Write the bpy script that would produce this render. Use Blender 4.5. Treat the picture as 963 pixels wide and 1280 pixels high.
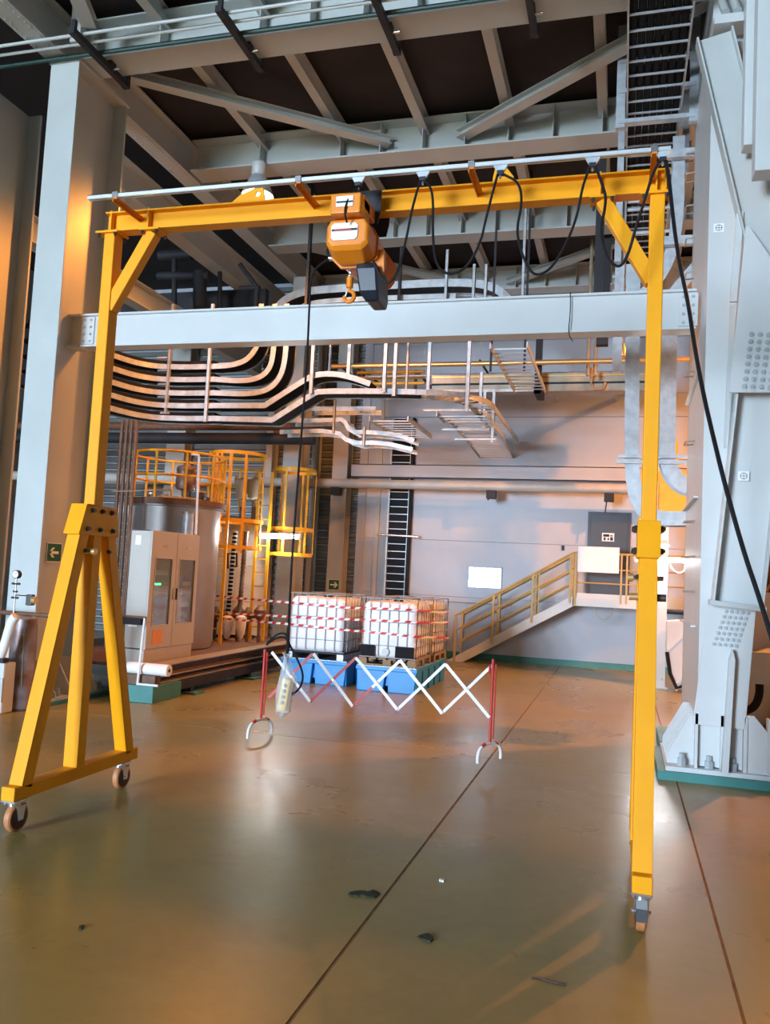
import bpy, math, random
from mathutils import Vector, Matrix
random.seed(7)
for _o in list(bpy.data.objects): bpy.data.objects.remove(_o)
scene = bpy.context.scene
C = scene.collection
# ------------------------------------------------------------------ camera
F_PX = 1050.0; PITCH = math.radians(4.165); ROLL = math.radians(2.888); YAW = math.radians(15.90)
CAM = Vector((0, 0, 2.0))
_cy, _sy = math.cos(YAW), math.sin(YAW)
_fw = Vector((-_sy, _cy, 0)); _rt = Vector((_cy, _sy, 0)); _up = Vector((0, 0, 1))
FWD = _fw*math.cos(PITCH) + _up*math.sin(PITCH); _u2 = _up*math.cos(PITCH) - _fw*math.sin(PITCH)
RGT = _rt*math.cos(ROLL) + _u2*math.sin(ROLL); UPV = _u2*math.cos(ROLL) - _rt*math.sin(ROLL)
cd = bpy.data.cameras.new('camera'); cam = bpy.data.objects.new('camera', cd); C.objects.link(cam)
mw = Matrix((( RGT.x, UPV.x, -FWD.x, CAM.x), (RGT.y, UPV.y, -FWD.y, CAM.y), (RGT.z, UPV.z, -FWD.z, CAM.z), (0, 0, 0, 1)))
cam.matrix_world = mw
cd.sensor_fit = 'VERTICAL'; cd.sensor_height = 36.0; cd.lens = 36.0*F_PX/1280.0; cd.clip_end = 200
scene.camera = cam
# ------------------------------------------------------------------ daylight through the open hall end behind the camera
world = bpy.data.worlds.new('World'); scene.world = world; world.use_nodes = True
wb = world.node_tree.nodes['Background']; wb.inputs[0].default_value = (0.64, 0.80, 1.0, 1); wb.inputs[1].default_value = 40.0
pl = bpy.data.lights.new('open_doorway_offscreen', 'AREA'); pl.shape = 'RECTANGLE'; pl.size = 7.4; pl.size_y = 8.6; pl.cycles.is_portal = True
po = bpy.data.objects.new('open_doorway_offscreen', pl); C.objects.link(po); po.location = (-12.1, -22.05, 4.3); po.rotation_euler = (math.radians(90), 0, 0)
# ------------------------------------------------------------------ exposure
vs = scene.view_settings
vs.view_transform = 'Standard'; vs.look = 'None'; vs.gamma = 1.0; vs.use_curve_mapping = False; vs.exposure = 1.02
SODIUM = (1.0, 0.31, 0.03)
SODIUM_W = 800.0

# ------------------------------------------------------------------ helpers
def P(px, py, x=None, y=None, z=None):
    """pixel -> point on one axis-aligned plane"""
    d = RGT*((px-481.5)/F_PX) - UPV*((py-640)/F_PX) + FWD
    if x is not None: t = (x-CAM.x)/d.x
    elif y is not None: t = (y-CAM.y)/d.y
    else: t = (z-CAM.z)/d.z
    return CAM + d*t
V = Vector
WM = {}
MATS = {}
def mat(name, col, rough=.5, metal=0.0, var=.10, scale=2.5, bump=0.0, bscale=40, alpha=None, trans=0.0, emit=None, es=0.0, coat=0.0, spec=.5, dirt=None):
    m = bpy.data.materials.new(name); m.use_nodes = True
    nt = m.node_tree; b = nt.nodes['Principled BSDF']; N = nt.nodes.new; L = nt.links.new
    b.inputs['Roughness'].default_value = rough; b.inputs['Metallic'].default_value = metal
    b.inputs['Coat Weight'].default_value = coat; b.inputs['Transmission Weight'].default_value = trans
    b.inputs['Specular IOR Level'].default_value = spec
    tc = N('ShaderNodeTexCoord'); nz = N('ShaderNodeTexNoise'); nz.inputs['Scale'].default_value = scale; nz.inputs['Detail'].default_value = 6
    L(tc.outputs['Object'], nz.inputs['Vector'])
    rp = N('ShaderNodeValToRGB')
    rp.color_ramp.elements[0].position = .3; rp.color_ramp.elements[1].position = .7
    lo = [max(0, c*(1-var)) for c in col[:3]]; hi = [min(1, c*(1+var)) for c in col[:3]]
    if dirt: lo = list(dirt)
    rp.color_ramp.elements[0].color = (*lo, 1); rp.color_ramp.elements[1].color = (*hi, 1)
    L(nz.outputs['Fac'], rp.inputs['Fac']); L(rp.outputs['Color'], b.inputs['Base Color'])
    if bump > 0:
        n2 = N('ShaderNodeTexNoise'); n2.inputs['Scale'].default_value = bscale; L(tc.outputs['Object'], n2.inputs['Vector'])
        bp = N('ShaderNodeBump'); bp.inputs['Strength'].default_value = bump; bp.inputs['Distance'].default_value = .01
        L(n2.outputs['Fac'], bp.inputs['Height']); L(bp.outputs['Normal'], b.inputs['Normal'])
    if alpha is not None: b.inputs['Alpha'].default_value = alpha
    if emit: b.inputs['Emission Color'].default_value = (*emit, 1); b.inputs['Emission Strength'].default_value = es
    MATS[name] = m; return m

class MB:
    def __init__(s): s.v = []; s.f = []; s.sm = False
    def add(s, vs, fs):
        o = len(s.v); s.v += [tuple(q) for q in vs]; s.f += [tuple(i+o for i in f) for f in fs]; return s
    def box(s, x0, x1, y0, y1, z0, z1):
        vs = [(x, y, z) for z in (z0, z1) for y in (y0, y1) for x in (x0, x1)]
        return s.add(vs, [(0, 2, 3, 1), (4, 5, 7, 6), (0, 1, 5, 4), (2, 6, 7, 3), (0, 4, 6, 2), (1, 3, 7, 5)])
    def bar(s, p, q, w, h, up=(0, 0, 1)):
        p, q = V(p), V(q); t = (q-p).normalized(); u = V(up); sd = t.cross(u)
        if sd.length < 1e-4: sd = t.cross(V((0, 1, 0)))
        sd.normalize(); u = sd.cross(t).normalized()
        vs = []
        for e in (p, q):
            for a, b in ((-1, -1), (1, -1), (1, 1), (-1, 1)): vs.append(e + sd*(a*w/2) + u*(b*h/2))
        return s.add(vs, [(0, 1, 2, 3), (7, 6, 5, 4), (0, 4, 5, 1), (1, 5, 6, 2), (2, 6, 7, 3), (3, 7, 4, 0)])
    def tube(s, path, r, n=8, closed=False):
        s.sm = True
        pts = [V(p) for p in path]; k = len(pts); rings = []; prev = None
        for i, p in enumerate(pts):
            a = pts[(i-1) % k] if (closed or i > 0) else p; b = pts[(i+1) % k] if (closed or i < k-1) else p
            t = (b-a).normalized()
            if prev is None:
                ref = V((0, 0, 1)) if abs(t.z) < .9 else V((0, 1, 0)); u = t.cross(ref).normalized()
            else: u = (prev - t*prev.dot(t)).normalized()
            prev = u; w = t.cross(u)
            rr = r[i] if isinstance(r, (list, tuple)) else r
            rings.append([p + u*(rr*math.cos(2*math.pi*j/n)) + w*(rr*math.sin(2*math.pi*j/n)) for j in range(n)])
        vs = [q for ring in rings for q in ring]; fs = []
        for i in range(k if closed else k-1):
            i2 = (i+1) % k
            for j in range(n): fs.append((i*n+j, i*n+(j+1) % n, i2*n+(j+1) % n, i2*n+j))
        if not closed: fs += [tuple(range(n))[::-1], tuple((k-1)*n+j for j in range(n))]
        return s.add(vs, fs)
    def cyl(s, p, q, r, n=16, r2=None): return s.tube([p, q], [r, r if r2 is None else r2], n)
    def prism(s, poly, ax, a, b):
        def m(u, w, c): return {'y': (u, c, w), 'x': (c, u, w), 'z': (u, w, c)}[ax]
        n = len(poly); vs = [m(u, w, a) for u, w in poly] + [m(u, w, b) for u, w in poly]
        fs = [tuple(range(n)), tuple(range(2*n-1, n-1, -1))] + [(i, i+n, (i+1) % n+n, (i+1) % n) for i in range(n)]
        return s.add(vs, fs)
    def hplate(s, poly, hc, hr, ax, a, b, n=24):
        out = []
        for i in range(n):
            an = 2*math.pi*i/n; d = (math.cos(an), math.sin(an)); best = 9e9
            for j in range(len(poly)):
                x1, y1 = poly[j]; x2, y2 = poly[(j+1) % len(poly)]; ex, ey = x2-x1, y2-y1
                den = d[0]*ey-d[1]*ex
                if abs(den) < 1e-9: continue
                t = ((x1-hc[0])*ey-(y1-hc[1])*ex)/den; u = ((x1-hc[0])*d[1]-(y1-hc[1])*d[0])/den
                if t > 0 and -1e-6 <= u <= 1+1e-6: best = min(best, t)
            out.append((hc[0]+d[0]*best, hc[1]+d[1]*best))
        inn = [(hc[0]+hr*math.cos(2*math.pi*i/n), hc[1]+hr*math.sin(2*math.pi*i/n)) for i in range(n)]
        def m(u, w, c): return {'y': (u, c, w), 'x': (c, u, w), 'z': (u, w, c)}[ax]
        vs = [m(*q, a) for q in out]+[m(*q, a) for q in inn]+[m(*q, b) for q in out]+[m(*q, b) for q in inn]; fs = []
        for i in range(n):
            j = (i+1) % n
            fs += [(i, j, n+j, n+i), (2*n+i, 3*n+i, 3*n+j, 2*n+j), (i, 2*n+i, 2*n+j, j), (n+i, n+j, 3*n+j, 3*n+i)]
        return s.add(vs, fs)
    def lathe(s, prof, c, n=32, axis='z'):
        s.sm = True; vs = []; k = len(prof); fs = []
        for r, h in prof:
            for j in range(n):
                a = 2*math.pi*j/n; u, w = r*math.cos(a), r*math.sin(a)
                vs.append({'z': (c[0]+u, c[1]+w, c[2]+h), 'y': (c[0]+u, c[1]+h, c[2]+w), 'x': (c[0]+h, c[1]+u, c[2]+w)}[axis])
        for i in range(k-1):
            for j in range(n): fs.append((i*n+j, i*n+(j+1) % n, (i+1)*n+(j+1) % n, (i+1)*n+j))
        fs += [tuple(range(n))[::-1], tuple((k-1)*n+j for j in range(n))]
        return s.add(vs, fs)
    def ibeam(s, p, q, h, b, tf=.02, tw=.012, up=(0, 0, 1)):
        p, q = V(p), V(q); t = (q-p).normalized(); u = V(up); sd = t.cross(u).normalized(); u = sd.cross(t).normalized()
        s.bar(p+u*(h/2-tf/2), q+u*(h/2-tf/2), b, tf, u); s.bar(p-u*(h/2-tf/2), q-u*(h/2-tf/2), b, tf, u)
        return s.bar(p, q, tw, h-2*tf, u)
    def mesh(s, name):
        me = bpy.data.meshes.new(name); me.from_pydata(s.v, [], s.f)
        import bmesh
        bm = bmesh.new(); bm.from_mesh(me); bmesh.ops.recalc_face_normals(bm, faces=bm.faces); bm.to_mesh(me); bm.free()
        if s.sm:
            me.polygons.foreach_set('use_smooth', [True]*len(me.polygons)); me.set_sharp_from_angle(angle=math.radians(38))
        me.update(); return me
    def build(s, name, m, parent=None, bevel=0.0):
        me = s.mesh(name); me.materials.append(MATS[m] if isinstance(m, str) else m)
        o = bpy.data.objects.new(name, me); C.objects.link(o); WM[o] = Matrix.Identity(4)
        if parent is not None: attach(o, parent)
        if bevel > 0:
            bv = o.modifiers.new('bevel', 'BEVEL'); bv.width = bevel; bv.segments = 2; bv.limit_method = 'ANGLE'; bv.angle_limit = math.radians(40)
        return o
def attach(o, parent):
    o.parent = parent; o.matrix_parent_inverse = WM[parent].inverted()
def piece(name, me, m, parent, M):
    if len(me.materials) == 0: me.materials.append(MATS[m])
    o = bpy.data.objects.new(name, me); C.objects.link(o); o.matrix_basis = M; WM[o] = M
    if parent is not None: attach(o, parent)
    return o
def tag(o, label, cat, group=None):
    o['label'] = label; o['category'] = cat
    if group: o['group'] = group
    return o
def thing(name, label, cat, loc, group=None):
    o = bpy.data.objects.new(name, None); C.objects.link(o); o.empty_display_size = .1
    o.location = loc; WM[o] = Matrix.Translation(V(loc)); return tag(o, label, cat, group)
def struct(o): o['kind'] = 'structure'; return o
def stuff(o): o['kind'] = 'stuff'; return o
def chaikin(pts, n=2):
    pts = [V(p) for p in pts]
    for _ in range(n):
        out = [pts[0]]
        for a, b in zip(pts[:-1], pts[1:]): out += [a*.75+b*.25, a*.25+b*.75]
        out.append(pts[-1]); pts = out
    return pts
def rotm(zaxis, up=(0, 0, 1)):
    z = V(zaxis).normalized(); x = V(up).cross(z)
    if x.length < 1e-4: x = V((1, 0, 0)).cross(z)
    x.normalize(); y = z.cross(x)
    return Matrix(((x.x, y.x, z.x), (x.y, y.y, z.y), (x.z, y.z, z.z))).to_4x4()
HEX = {}
def bolt(parent, p, direction, r=.016, h=.016, m='bolt_steel', name='bolt'):
    key = (round(r, 4), round(h, 4), m)
    if key not in HEX: HEX[key] = MB().add(*hexv(r, h)).mesh('bolt')
    return piece(name, HEX[key], m, parent, Matrix.Translation(V(p)) @ rotm(direction))
def hexv(r, h):
    vs = []
    for rr, z in ((r, -.004), (r, h*.6), (r*.62, h*.62), (r*.62, h)):
        vs += [(rr*math.cos(math.pi*j/3), rr*math.sin(math.pi*j/3), z) for j in range(6)]
    fs = [tuple(range(6))[::-1], tuple(range(18, 24))]
    for k in range(3):
        for j in range(6): fs.append((k*6+j, k*6+(j+1) % 6, k*6+6+(j+1) % 6, k*6+6+j))
    return vs, fs
UNIT = {}
def unit_box(m):
    if m not in UNIT: UNIT[m] = MB().box(-.5, .5, -.5, .5, -.5, .5).mesh('unit_'+m)
    return UNIT[m]
def barpiece(name, p, q, w, h, m, parent, up=(0, 0, 1)):
    p, q = V(p), V(q); t = q-p; ln = t.length; R = rotm(t, up)
    return piece(name, unit_box(m), m, parent, Matrix.Translation((p+q)/2) @ R @ Matrix.Diagonal((w, h, ln, 1)))
def boxpiece(name, x0, x1, y0, y1, z0, z1, m, parent):
    return piece(name, unit_box(m), m, parent, Matrix.Translation(((x0+x1)/2, (y0+y1)/2, (z0+z1)/2)) @ Matrix.Diagonal((x1-x0, y1-y0, z1-z0, 1)))

# ------------------------------------------------------------------ materials
mat('grey_steel', (.52, .555, .54), .42, var=.05, scale=1.2, bump=.05)
mat('white_steel', (.62, .65, .645), .40, var=.05, scale=1.2, bump=.04)
mat('wall_paint', (.48, .52, .58), .55, var=.08, scale=.6, bump=.03)
mat('post_paint', (.50, .50, .47), .5, var=.08, scale=1.0)
mat('cladding', (.17, .185, .175), .45, var=.15, scale=2)
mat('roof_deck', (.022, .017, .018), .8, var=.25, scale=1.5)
mat('dark_teal', (.02, .07, .06), .5)
mat('matte_black', (.010, .011, .013), .75, spec=.2)
mat('cage_grey', (.30, .31, .33), .5, var=.05)
mat('stair_yellow', (.52, .36, .12), .5, var=.12, scale=5)
mat('joint', (.21, .115, .05), .8, var=.3, scale=9)
mat('yellow_paint', (.88, .36, .005), .48, var=.05, scale=3, spec=.22, bump=.02)
mat('hoist_orange', (.80, .24, .012), .36, var=.05, scale=5, coat=.2)
mat('bracket_orange', (.70, .22, .02), .5)
mat('safety_yellow', (.80, .42, .02), .42, var=.10, scale=5)
mat('galvanised', (.48, .52, .55), .42, metal=.3, var=.16, scale=9)
mat('aluminium', (.80, .84, .86), .3, metal=.5, var=.03)
mat('dark_steel', (.028, .028, .032), .6, var=.2, spec=.3)
mat('black_rubber', (.010, .010, .012), .6, var=.2, spec=.2)
mat('black_plastic', (.012, .016, .028), .4, var=.1)
mat('bolt_steel', (.10, .09, .085), .4, metal=.7)
mat('bright_steel', (.75, .77, .8), .22, metal=.9, var=.05)
mat('pale_bolt', (.42, .47, .49), .5, var=.1)
mat('tread', (.50, .20, .075), .5, var=.12, scale=20)
mat('hub', (.05, .012, .01), .4)
mat('white_plate', (.90, .91, .92), .5, var=.02)
mat('chrome_window', (.62, .66, .70), .28, metal=.85, var=.3, scale=6, bump=1.0, bscale=9)
mat('door_paint', (.045, .05, .062), .42, var=.08)
mat('teal_paint', (.05, .22, .20), .5, var=.12)
mat('concrete_plinth', (.36, .33, .28), .8, var=.15, scale=6)
mat('green_sign', (.006, .11, .045), .5, var=.03)
mat('spill_blue', (.012, .26, .62), .4, var=.08, scale=3)
mat('ibc_white', (.86, .87, .90), .45, var=.06, scale=2.0, spec=.4)
mat('wood', (.34, .22, .12), .75, var=.25, scale=12, bump=.2)
mat('red_paint', (.55, .035, .03), .4, var=.1)
mat('white_paint', (.85, .86, .86), .4, var=.03)
mat('tank_steel', (.34, .32, .30), .42, metal=.25, var=.12, scale=2)
mat('vessel_lamp_tint', (.50, .46, .38), .5, var=.12, scale=4)  # neutral vessel carrying part of the sodium glow in its colour
mat('rust_pipe', (.15, .075, .04), .6, var=.25, scale=8)
mat('cabinet_paint', (.50, .48, .43), .42, var=.03)
mat('orange_label', (.75, .30, .03), .5, var=.15, scale=30)
mat('pale_lamp_tint', (.64, .61, .575), .5, var=.06)  # light grey with the lamps' warm cast put into the colour
mat('bottle_steel', (.20, .19, .20), .45, metal=.35, var=.4, scale=5, dirt=(.16, .07, .04))
mat('brass', (.62, .40, .16), .35, metal=.6, var=.1)
mat('pipe_lamp_tint', (.56, .53, .48), .45, var=.08, scale=3)  # pale pipe, warm lamplight mixed into its base colour
mat('tarnished', (.40, .33, .24), .4, metal=.3, var=.2)
mat('blue_folder', (.06, .20, .55), .5)
mat('red_sign', (.60, .06, .03), .5)
mat('hose_brown', (.05, .032, .025), .55)
mat('green_led', (.0, .3, .1), .4, emit=(.03, 1.0, .25), es=6)
mat('tube_light', (.9, .95, 1), .4, emit=(.90, .97, 1.0), es=60)
mat('bulb', (1, .8, .5), .4, emit=(1.0, .72, .34), es=40)
mat('glass', (.75, .80, .82), .06, var=.02, trans=.85, spec=.6)
mat('bag', (.85, .85, .85), .25, var=.03, alpha=.36)
mat('pendant_yellow', (.90, .55, .02), .4)
mat('debris', (.03, .035, .015), .9, var=.4, scale=30)
def floor_material():
    m = bpy.data.materials.new('floor_concrete'); m.use_nodes = True; nt = m.node_tree; b = nt.nodes['Principled BSDF']; N = nt.nodes.new; L = nt.links.new
    tc = N('ShaderNodeTexCoord')
    def noise(sc, det, rough=.6, dist=0):
        n = N('ShaderNodeTexNoise'); n.inputs['Scale'].default_value = sc; n.inputs['Detail'].default_value = det; n.inputs['Roughness'].default_value = rough
        n.inputs['Distortion'].default_value = dist; L(tc.outputs['Object'], n.inputs['Vector']); return n
    def ramp(src, a, b_, ca, cb):
        r = N('ShaderNodeValToRGB'); r.color_ramp.elements[0].position = a; r.color_ramp.elements[1].position = b_
        r.color_ramp.elements[0].color = (*ca, 1); r.color_ramp.elements[1].color = (*cb, 1); L(src.outputs['Fac'], r.inputs['Fac']); return r
    def mix(a, bb, fac, mode='MIX'):
        x = N('ShaderNodeMix'); x.data_type = 'RGBA'; x.blend_type = mode
        L(a, x.inputs[6]); L(bb, x.inputs[7])
        if isinstance(fac, float): x.inputs[0].default_value = fac
        else: L(fac, x.inputs[0])
        return x.outputs[2]
    base = ramp(noise(.35, 4, .55, .2), .25, .75, (.27, .212, .066), (.38, .305, .10))
    fine = ramp(noise(6, 9, .75, .2), .25, .75, (.70, .69, .66), (1.12, 1.10, 1.05))
    c = mix(base.outputs[0], fine.outputs[0], .55, 'MULTIPLY')
    green = ramp(noise(.25, 3, .5, .3), .35, .75, (0, 0, 0), (.8, .8, .8))
    gr = N('ShaderNodeRGB'); gr.outputs[0].default_value = (.25, .225, .085, 1)
    c = mix(c, gr.outputs[0], 0.0 if False else green.outputs[0])
    st = ramp(noise(.8, 6, .7, .5), .50, .90, (0, 0, 0), (.5, .5, .5))
    dk = N('ShaderNodeRGB'); dk.outputs[0].default_value = (.085, .07, .045, 1)
    c = mix(c, dk.outputs[0], st.outputs[0])
    L(c, b.inputs['Base Color'])
    rr = ramp(noise(.7, 4, .6, .2), .2, .8, (.22, .22, .22), (.38, .38, .38)); L(rr.outputs[0], b.inputs['Roughness'])
    bp = N('ShaderNodeBump'); bp.inputs['Strength'].default_value = .05; bp.inputs['Distance'].default_value = .01
    L(noise(9, 6).outputs['Fac'], bp.inputs['Height']); L(bp.outputs['Normal'], b.inputs['Normal'])
    b.inputs['Specular IOR Level'].default_value = .36
    MATS['floor_concrete'] = m
floor_material()
def tape_material(name, pitch, slant):
    m = bpy.data.materials.new(name); m.use_nodes = True; nt = m.node_tree; b = nt.nodes['Principled BSDF']; N = nt.nodes.new; L = nt.links.new
    tc = N('ShaderNodeTexCoord'); sx = N('ShaderNodeSeparateXYZ'); L(tc.outputs['Object'], sx.inputs[0])
    a = N('ShaderNodeMath'); a.operation = 'MULTIPLY_ADD'; L(sx.outputs[2], a.inputs[0]); a.inputs[1].default_value = slant; L(sx.outputs[0], a.inputs[2])
    d = N('ShaderNodeMath'); d.operation = 'DIVIDE'; L(a.outputs[0], d.inputs[0]); d.inputs[1].default_value = pitch
    fr = N('ShaderNodeMath'); fr.operation = 'FRACT'; L(d.outputs[0], fr.inputs[0])
    g = N('ShaderNodeMath'); g.operation = 'GREATER_THAN'; L(fr.outputs[0], g.inputs[0]); g.inputs[1].default_value = .5
    mx = N('ShaderNodeMix'); mx.data_type = 'RGBA'; L(g.outputs[0], mx.inputs[0]); mx.inputs[6].default_value = (.85, .85, .84, 1); mx.inputs[7].default_value = (.6, .03, .03, 1)
    L(mx.outputs[2], b.inputs['Base Color']); b.inputs['Roughness'].default_value = .4; MATS[name] = m
tape_material('hazard_tape', .20, -1.0)

# ================================================================== SETTING
ZC = 9.78; YW = 20.80
fl = struct(MB().box(-16, 7, -45, 21.2, -.30, -.004).build('floor', 'joint'))
for x0, x1 in ((-16, -1.370), (-1.350, .601), (.619, 7)):
    for y0, y1 in ((-45, 9.545), (9.555, 21.2)):
        MB().box(x0, x1, y0, y1, -.05, 0).build('slab', 'floor_concrete', fl)
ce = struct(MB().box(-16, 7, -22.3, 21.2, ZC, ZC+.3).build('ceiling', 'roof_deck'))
wr = struct(MB().box(6.8, 7.0, -22.3, 21.2, 0, ZC).build('wall_right', 'cladding'))
wl = struct(MB().box(-16.0, -15.8, -22.3, 21.2, 0, ZC).build('wall_left', 'cladding'))
wf = struct(MB().box(-8.4, 7.0, -22.3, -22.1, 0, ZC).box(-16, -8.4, -22.3, -22.1, 8.6, ZC).build('wall_front', 'cladding'))  # unseen end wall, added so daylight enters from one side only
wbk = struct(MB().box(-16, 7, YW+.05, YW+.35, 0, ZC).build('wall_back', 'wall_paint'))
zs = [.14, 1.5, 2.9, 4.25, 6.05, 6.62, 8.0, ZC]
for a, b in zip(zs[:-1], zs[1:]):
    MB().box(-6.62, 6.8, YW, YW+.052, a+.006, b-.006).build('panel', 'wall_paint', wbk, .004)
MB().box(-6.66, -6.45, YW-.05, YW+.05, 0, ZC).build('corner_strip', 'wall_paint', wbk)
MB().box(-6.16, -6.06, YW-.04, YW+.05, 0, ZC).build('corner_strip', 'post_paint', wbk)
bb = struct(MB().box(-6.4, 6.8, YW-.03, YW+.02, 0, .15).build('baseboard_back', 'teal_paint'))
# ribbed cladding of the bay beside the flat wall: one slat per rib
slat = MB().prism([(0, -.085), (-.06, -.06), (-.06, .045), (0, .08)], 'x', -8.8, 0)
sme = slat.mesh('slat'); sme.materials.append(MATS['cladding'])
nsl = int(ZC/.19)
for i in range(nsl):
    piece('slat', sme, 'cladding', wbk, Matrix.Translation((-6.68, YW+.052, .10+i*.19)))

# ---- door on the landing
LZ = P(750, 748, y=19.9).z
dl, dr, dt = P(739, 644, y=YW).x, P(786, 645, y=YW).x, P(760, 643.5, y=YW).z
door = struct(MB().box(dl, dr, YW-.045, YW-.004, LZ+.03, dt).build('door_1', 'door_paint', None, .004))
for nm, bxs in (('door_frame', (dl-.06, dl, LZ, dt+.06)), ('door_frame', (dr, dr+.06, LZ, dt+.06)), ('door_frame', (dl, dr, dt, dt+.06))):
    MB().box(bxs[0], bxs[1], YW-.06, YW, bxs[2], bxs[3]).build(nm, 'door_paint', door)
dn = MB().tube(chaikin([(dl+.08, YW-.045, LZ+1.0), (dl+.08, YW-.10, LZ+1.0), (dl+.20, YW-.10, LZ+1.0)]), .012).build('door_handle', 'bright_steel', door)
a, b = P(753, 666, y=YW-.05), P(768, 677, y=YW-.05)
ns = tag(MB().box(a.x, b.x, YW-.052, YW-.045, b.z, a.z).build('door_notice', 'white_plate'), 'small white notice with dark pictograms on the dark door', 'notice')
w, h = b.x-a.x, a.z-b.z
for u, t, du, dt2 in ((.1, .55, .5, .3), (.15, .12, .16, .34), (.45, .15, .14, .25), (.68, .1, .22, .4), (.68, .6, .2, .15)):
    MB().box(a.x+u*w, a.x+(u+du)*w, YW-.055, YW-.051, b.z+t*h, b.z+(t+dt2)*h).build('pictogram', 'dark_steel', ns)

# ---- primary steel -------------------------------------------------------
def hcol(name, label, xc, yf, yr, bw, ztop, m='grey_steel', group=None):
    t = thing(name, label, 'column', (xc, (yf+yr)/2, 0), group)
    MB().box(xc-bw/2, xc+bw/2, yf, yf+.04, .06, ztop).build('flange', m, t, .004)
    MB().box(xc-bw/2, xc+bw/2, yr-.04, yr, .06, ztop).build('flange', m, t, .004)
    MB().box(xc-.012, xc+.012, yf+.04, yr-.04, .06, ztop).build('web', m, t)
    return t
CX, CF, CR = -7.865, 9.75, 10.97
col = hcol('steel_column', 'tall pale grey steel column with green exit sign and anchored foot', CX, CF, CR, .47, 9.06)
MB().box(-8.5, -7.30, 9.62, 11.25, 0, .05).build('base_plate', 'teal_paint', col)
MB().box(-8.45, -7.34, 9.66, 11.2, .05, .085).build('base_plate', 'grey_steel', col)
for yy in (9.95, 10.3, 10.62, 10.9):   # foot stiffeners
    MB().prism([(-7.85, .085), (-7.36, .085), (-7.36, .14), (-7.62, .56), (-7.85, .56)], 'y', yy-.012, yy+.012).build('stiffener', 'grey_steel', col)
for yy in (10.12, 10.46, 10.76, 11.08):
    bolt(col, (-7.45, yy, .085), (0, 0, 1), .04, .10, 'pale_bolt')
MB().box(-8.12, -7.60, CF-.02, CR+.02, 9.04, 9.10).build('cap_plate', 'grey_steel', col)
col2 = hcol('steel_column', 'tall shadowed steel column next to the column with the exit sign', -9.43, CF, CR, .47, 9.06)
MB().box(-9.95, -8.9, 9.35, 11.25, 0, .05).build('base_plate', 'teal_paint', col2)

def girder(name, label, p, q, h, b, m='grey_steel', stiff=None, cat='beam', tf=.025, group=None):
    t = thing(name, label, cat, ((V(p)+V(q))/2), group)
    p, q = V(p), V(q); d = (q-p).normalized(); sd = d.cross(V((0, 0, 1))).normalized(); u = V((0, 0, 1))
    MB().bar(p+u*(h/2-tf/2), q+u*(h/2-tf/2), b, tf).build('flange', m, t)
    MB().bar(p-u*(h/2-tf/2), q-u*(h/2-tf/2), b, tf).build('flange', m, t)
    MB().bar(p, q, .016, h-2*tf).build('web', m, t)
    L = (q-p).length
    for s in (stiff or []):
        c = p+d*s
        for sg in (-1, 1):
            k = c+sd*sg*(b/4)
            MB().bar(k-u*(h/2-tf), k+u*(h/2-tf), .014, b/2-.01, sd).build('stiffener', m, t)
    return t
JX = [-6.40, -4.89, -3.43, -1.99, -.50, 1.0]
BH = .58; BZ = 9.10+BH/2
BY = [10.05, 13.40, 16.92, 20.35]
names = ['pale roof beam carrying black clamps and conduits', 'pale roof beam with the hanging high bay lamp', 'pale roof beam behind the gantry beam and hoist', 'pale roof beam against the back wall top']
for yb, lb in zip(BY, names):
    g = girder('roof_beam', lb, (-7.75, yb, BZ), (6.7, yb, BZ), BH, .48, stiff=[7.75+x for x in JX]+[7.75+x+.72 for x in JX[1:4]])
    for k in range(5):
        for s in (0, 1):
            bolt(g, (-7.62+s*.09, yb-.012, 9.17+k*.10), (0, -1, 0), .018, .014, 'pale_bolt')
for bi in range(3):
    for jx in JX:
        o = girder('roof_joist', ['brown roof joist in the bay nearest the black clamps', 'brown roof joist in the bay behind the high bay lamp', 'brown roof joist in the bay next to the back wall'][bi],
                   (jx, BY[bi]+.01, 9.60), (jx, BY[bi+1]-.01, 9.60), .26, .15, tf=.014, m='grey_steel', cat='joist', group=['joists of the front bay', 'joists of the middle bay', 'joists of the rear bay'][bi])
for jx in (-6.40, -4.89):
    girder('roof_joist', 'brown roof joist running forward over the conduits', (jx, 6.6, 9.60), (jx, BY[0]-.01, 9.60), .26, .15, tf=.014, m='grey_steel', cat='joist', group='joists over the conduits')
# plan bracing under the deck
def brace(label, p, q, w=.20, h=.14, m='grey_steel', group=None):
    t = tag(MB().ibeam(p, q, h, w, .016, .016).build('plan_brace', m), label, 'brace', group); return t
brace('sloping flat brace from the column top to the middle of the lamp beam', (-7.50, 10.55, 9.33), (-4.02, 13.24, 9.33))
brace('sloping flat brace from the lamp beam to the cable ladder', (-2.80, 13.24, 9.33), (.9, 10.55, 9.33))
brace('sloping flat brace from the hoist bay beam to the back wall', (1.0, 17.1, 9.33), (-2.9, 20.3, 9.33))
brace('sloping flat brace from the exit sign column side to the back wall', (-7.4, 17.1, 9.33), (-4.0, 20.3, 9.33))
brace('sloping brace meeting the column top from in front', (-7.26, 9.42, 9.33), (-6.2, 6.6, 9.33))
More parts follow.
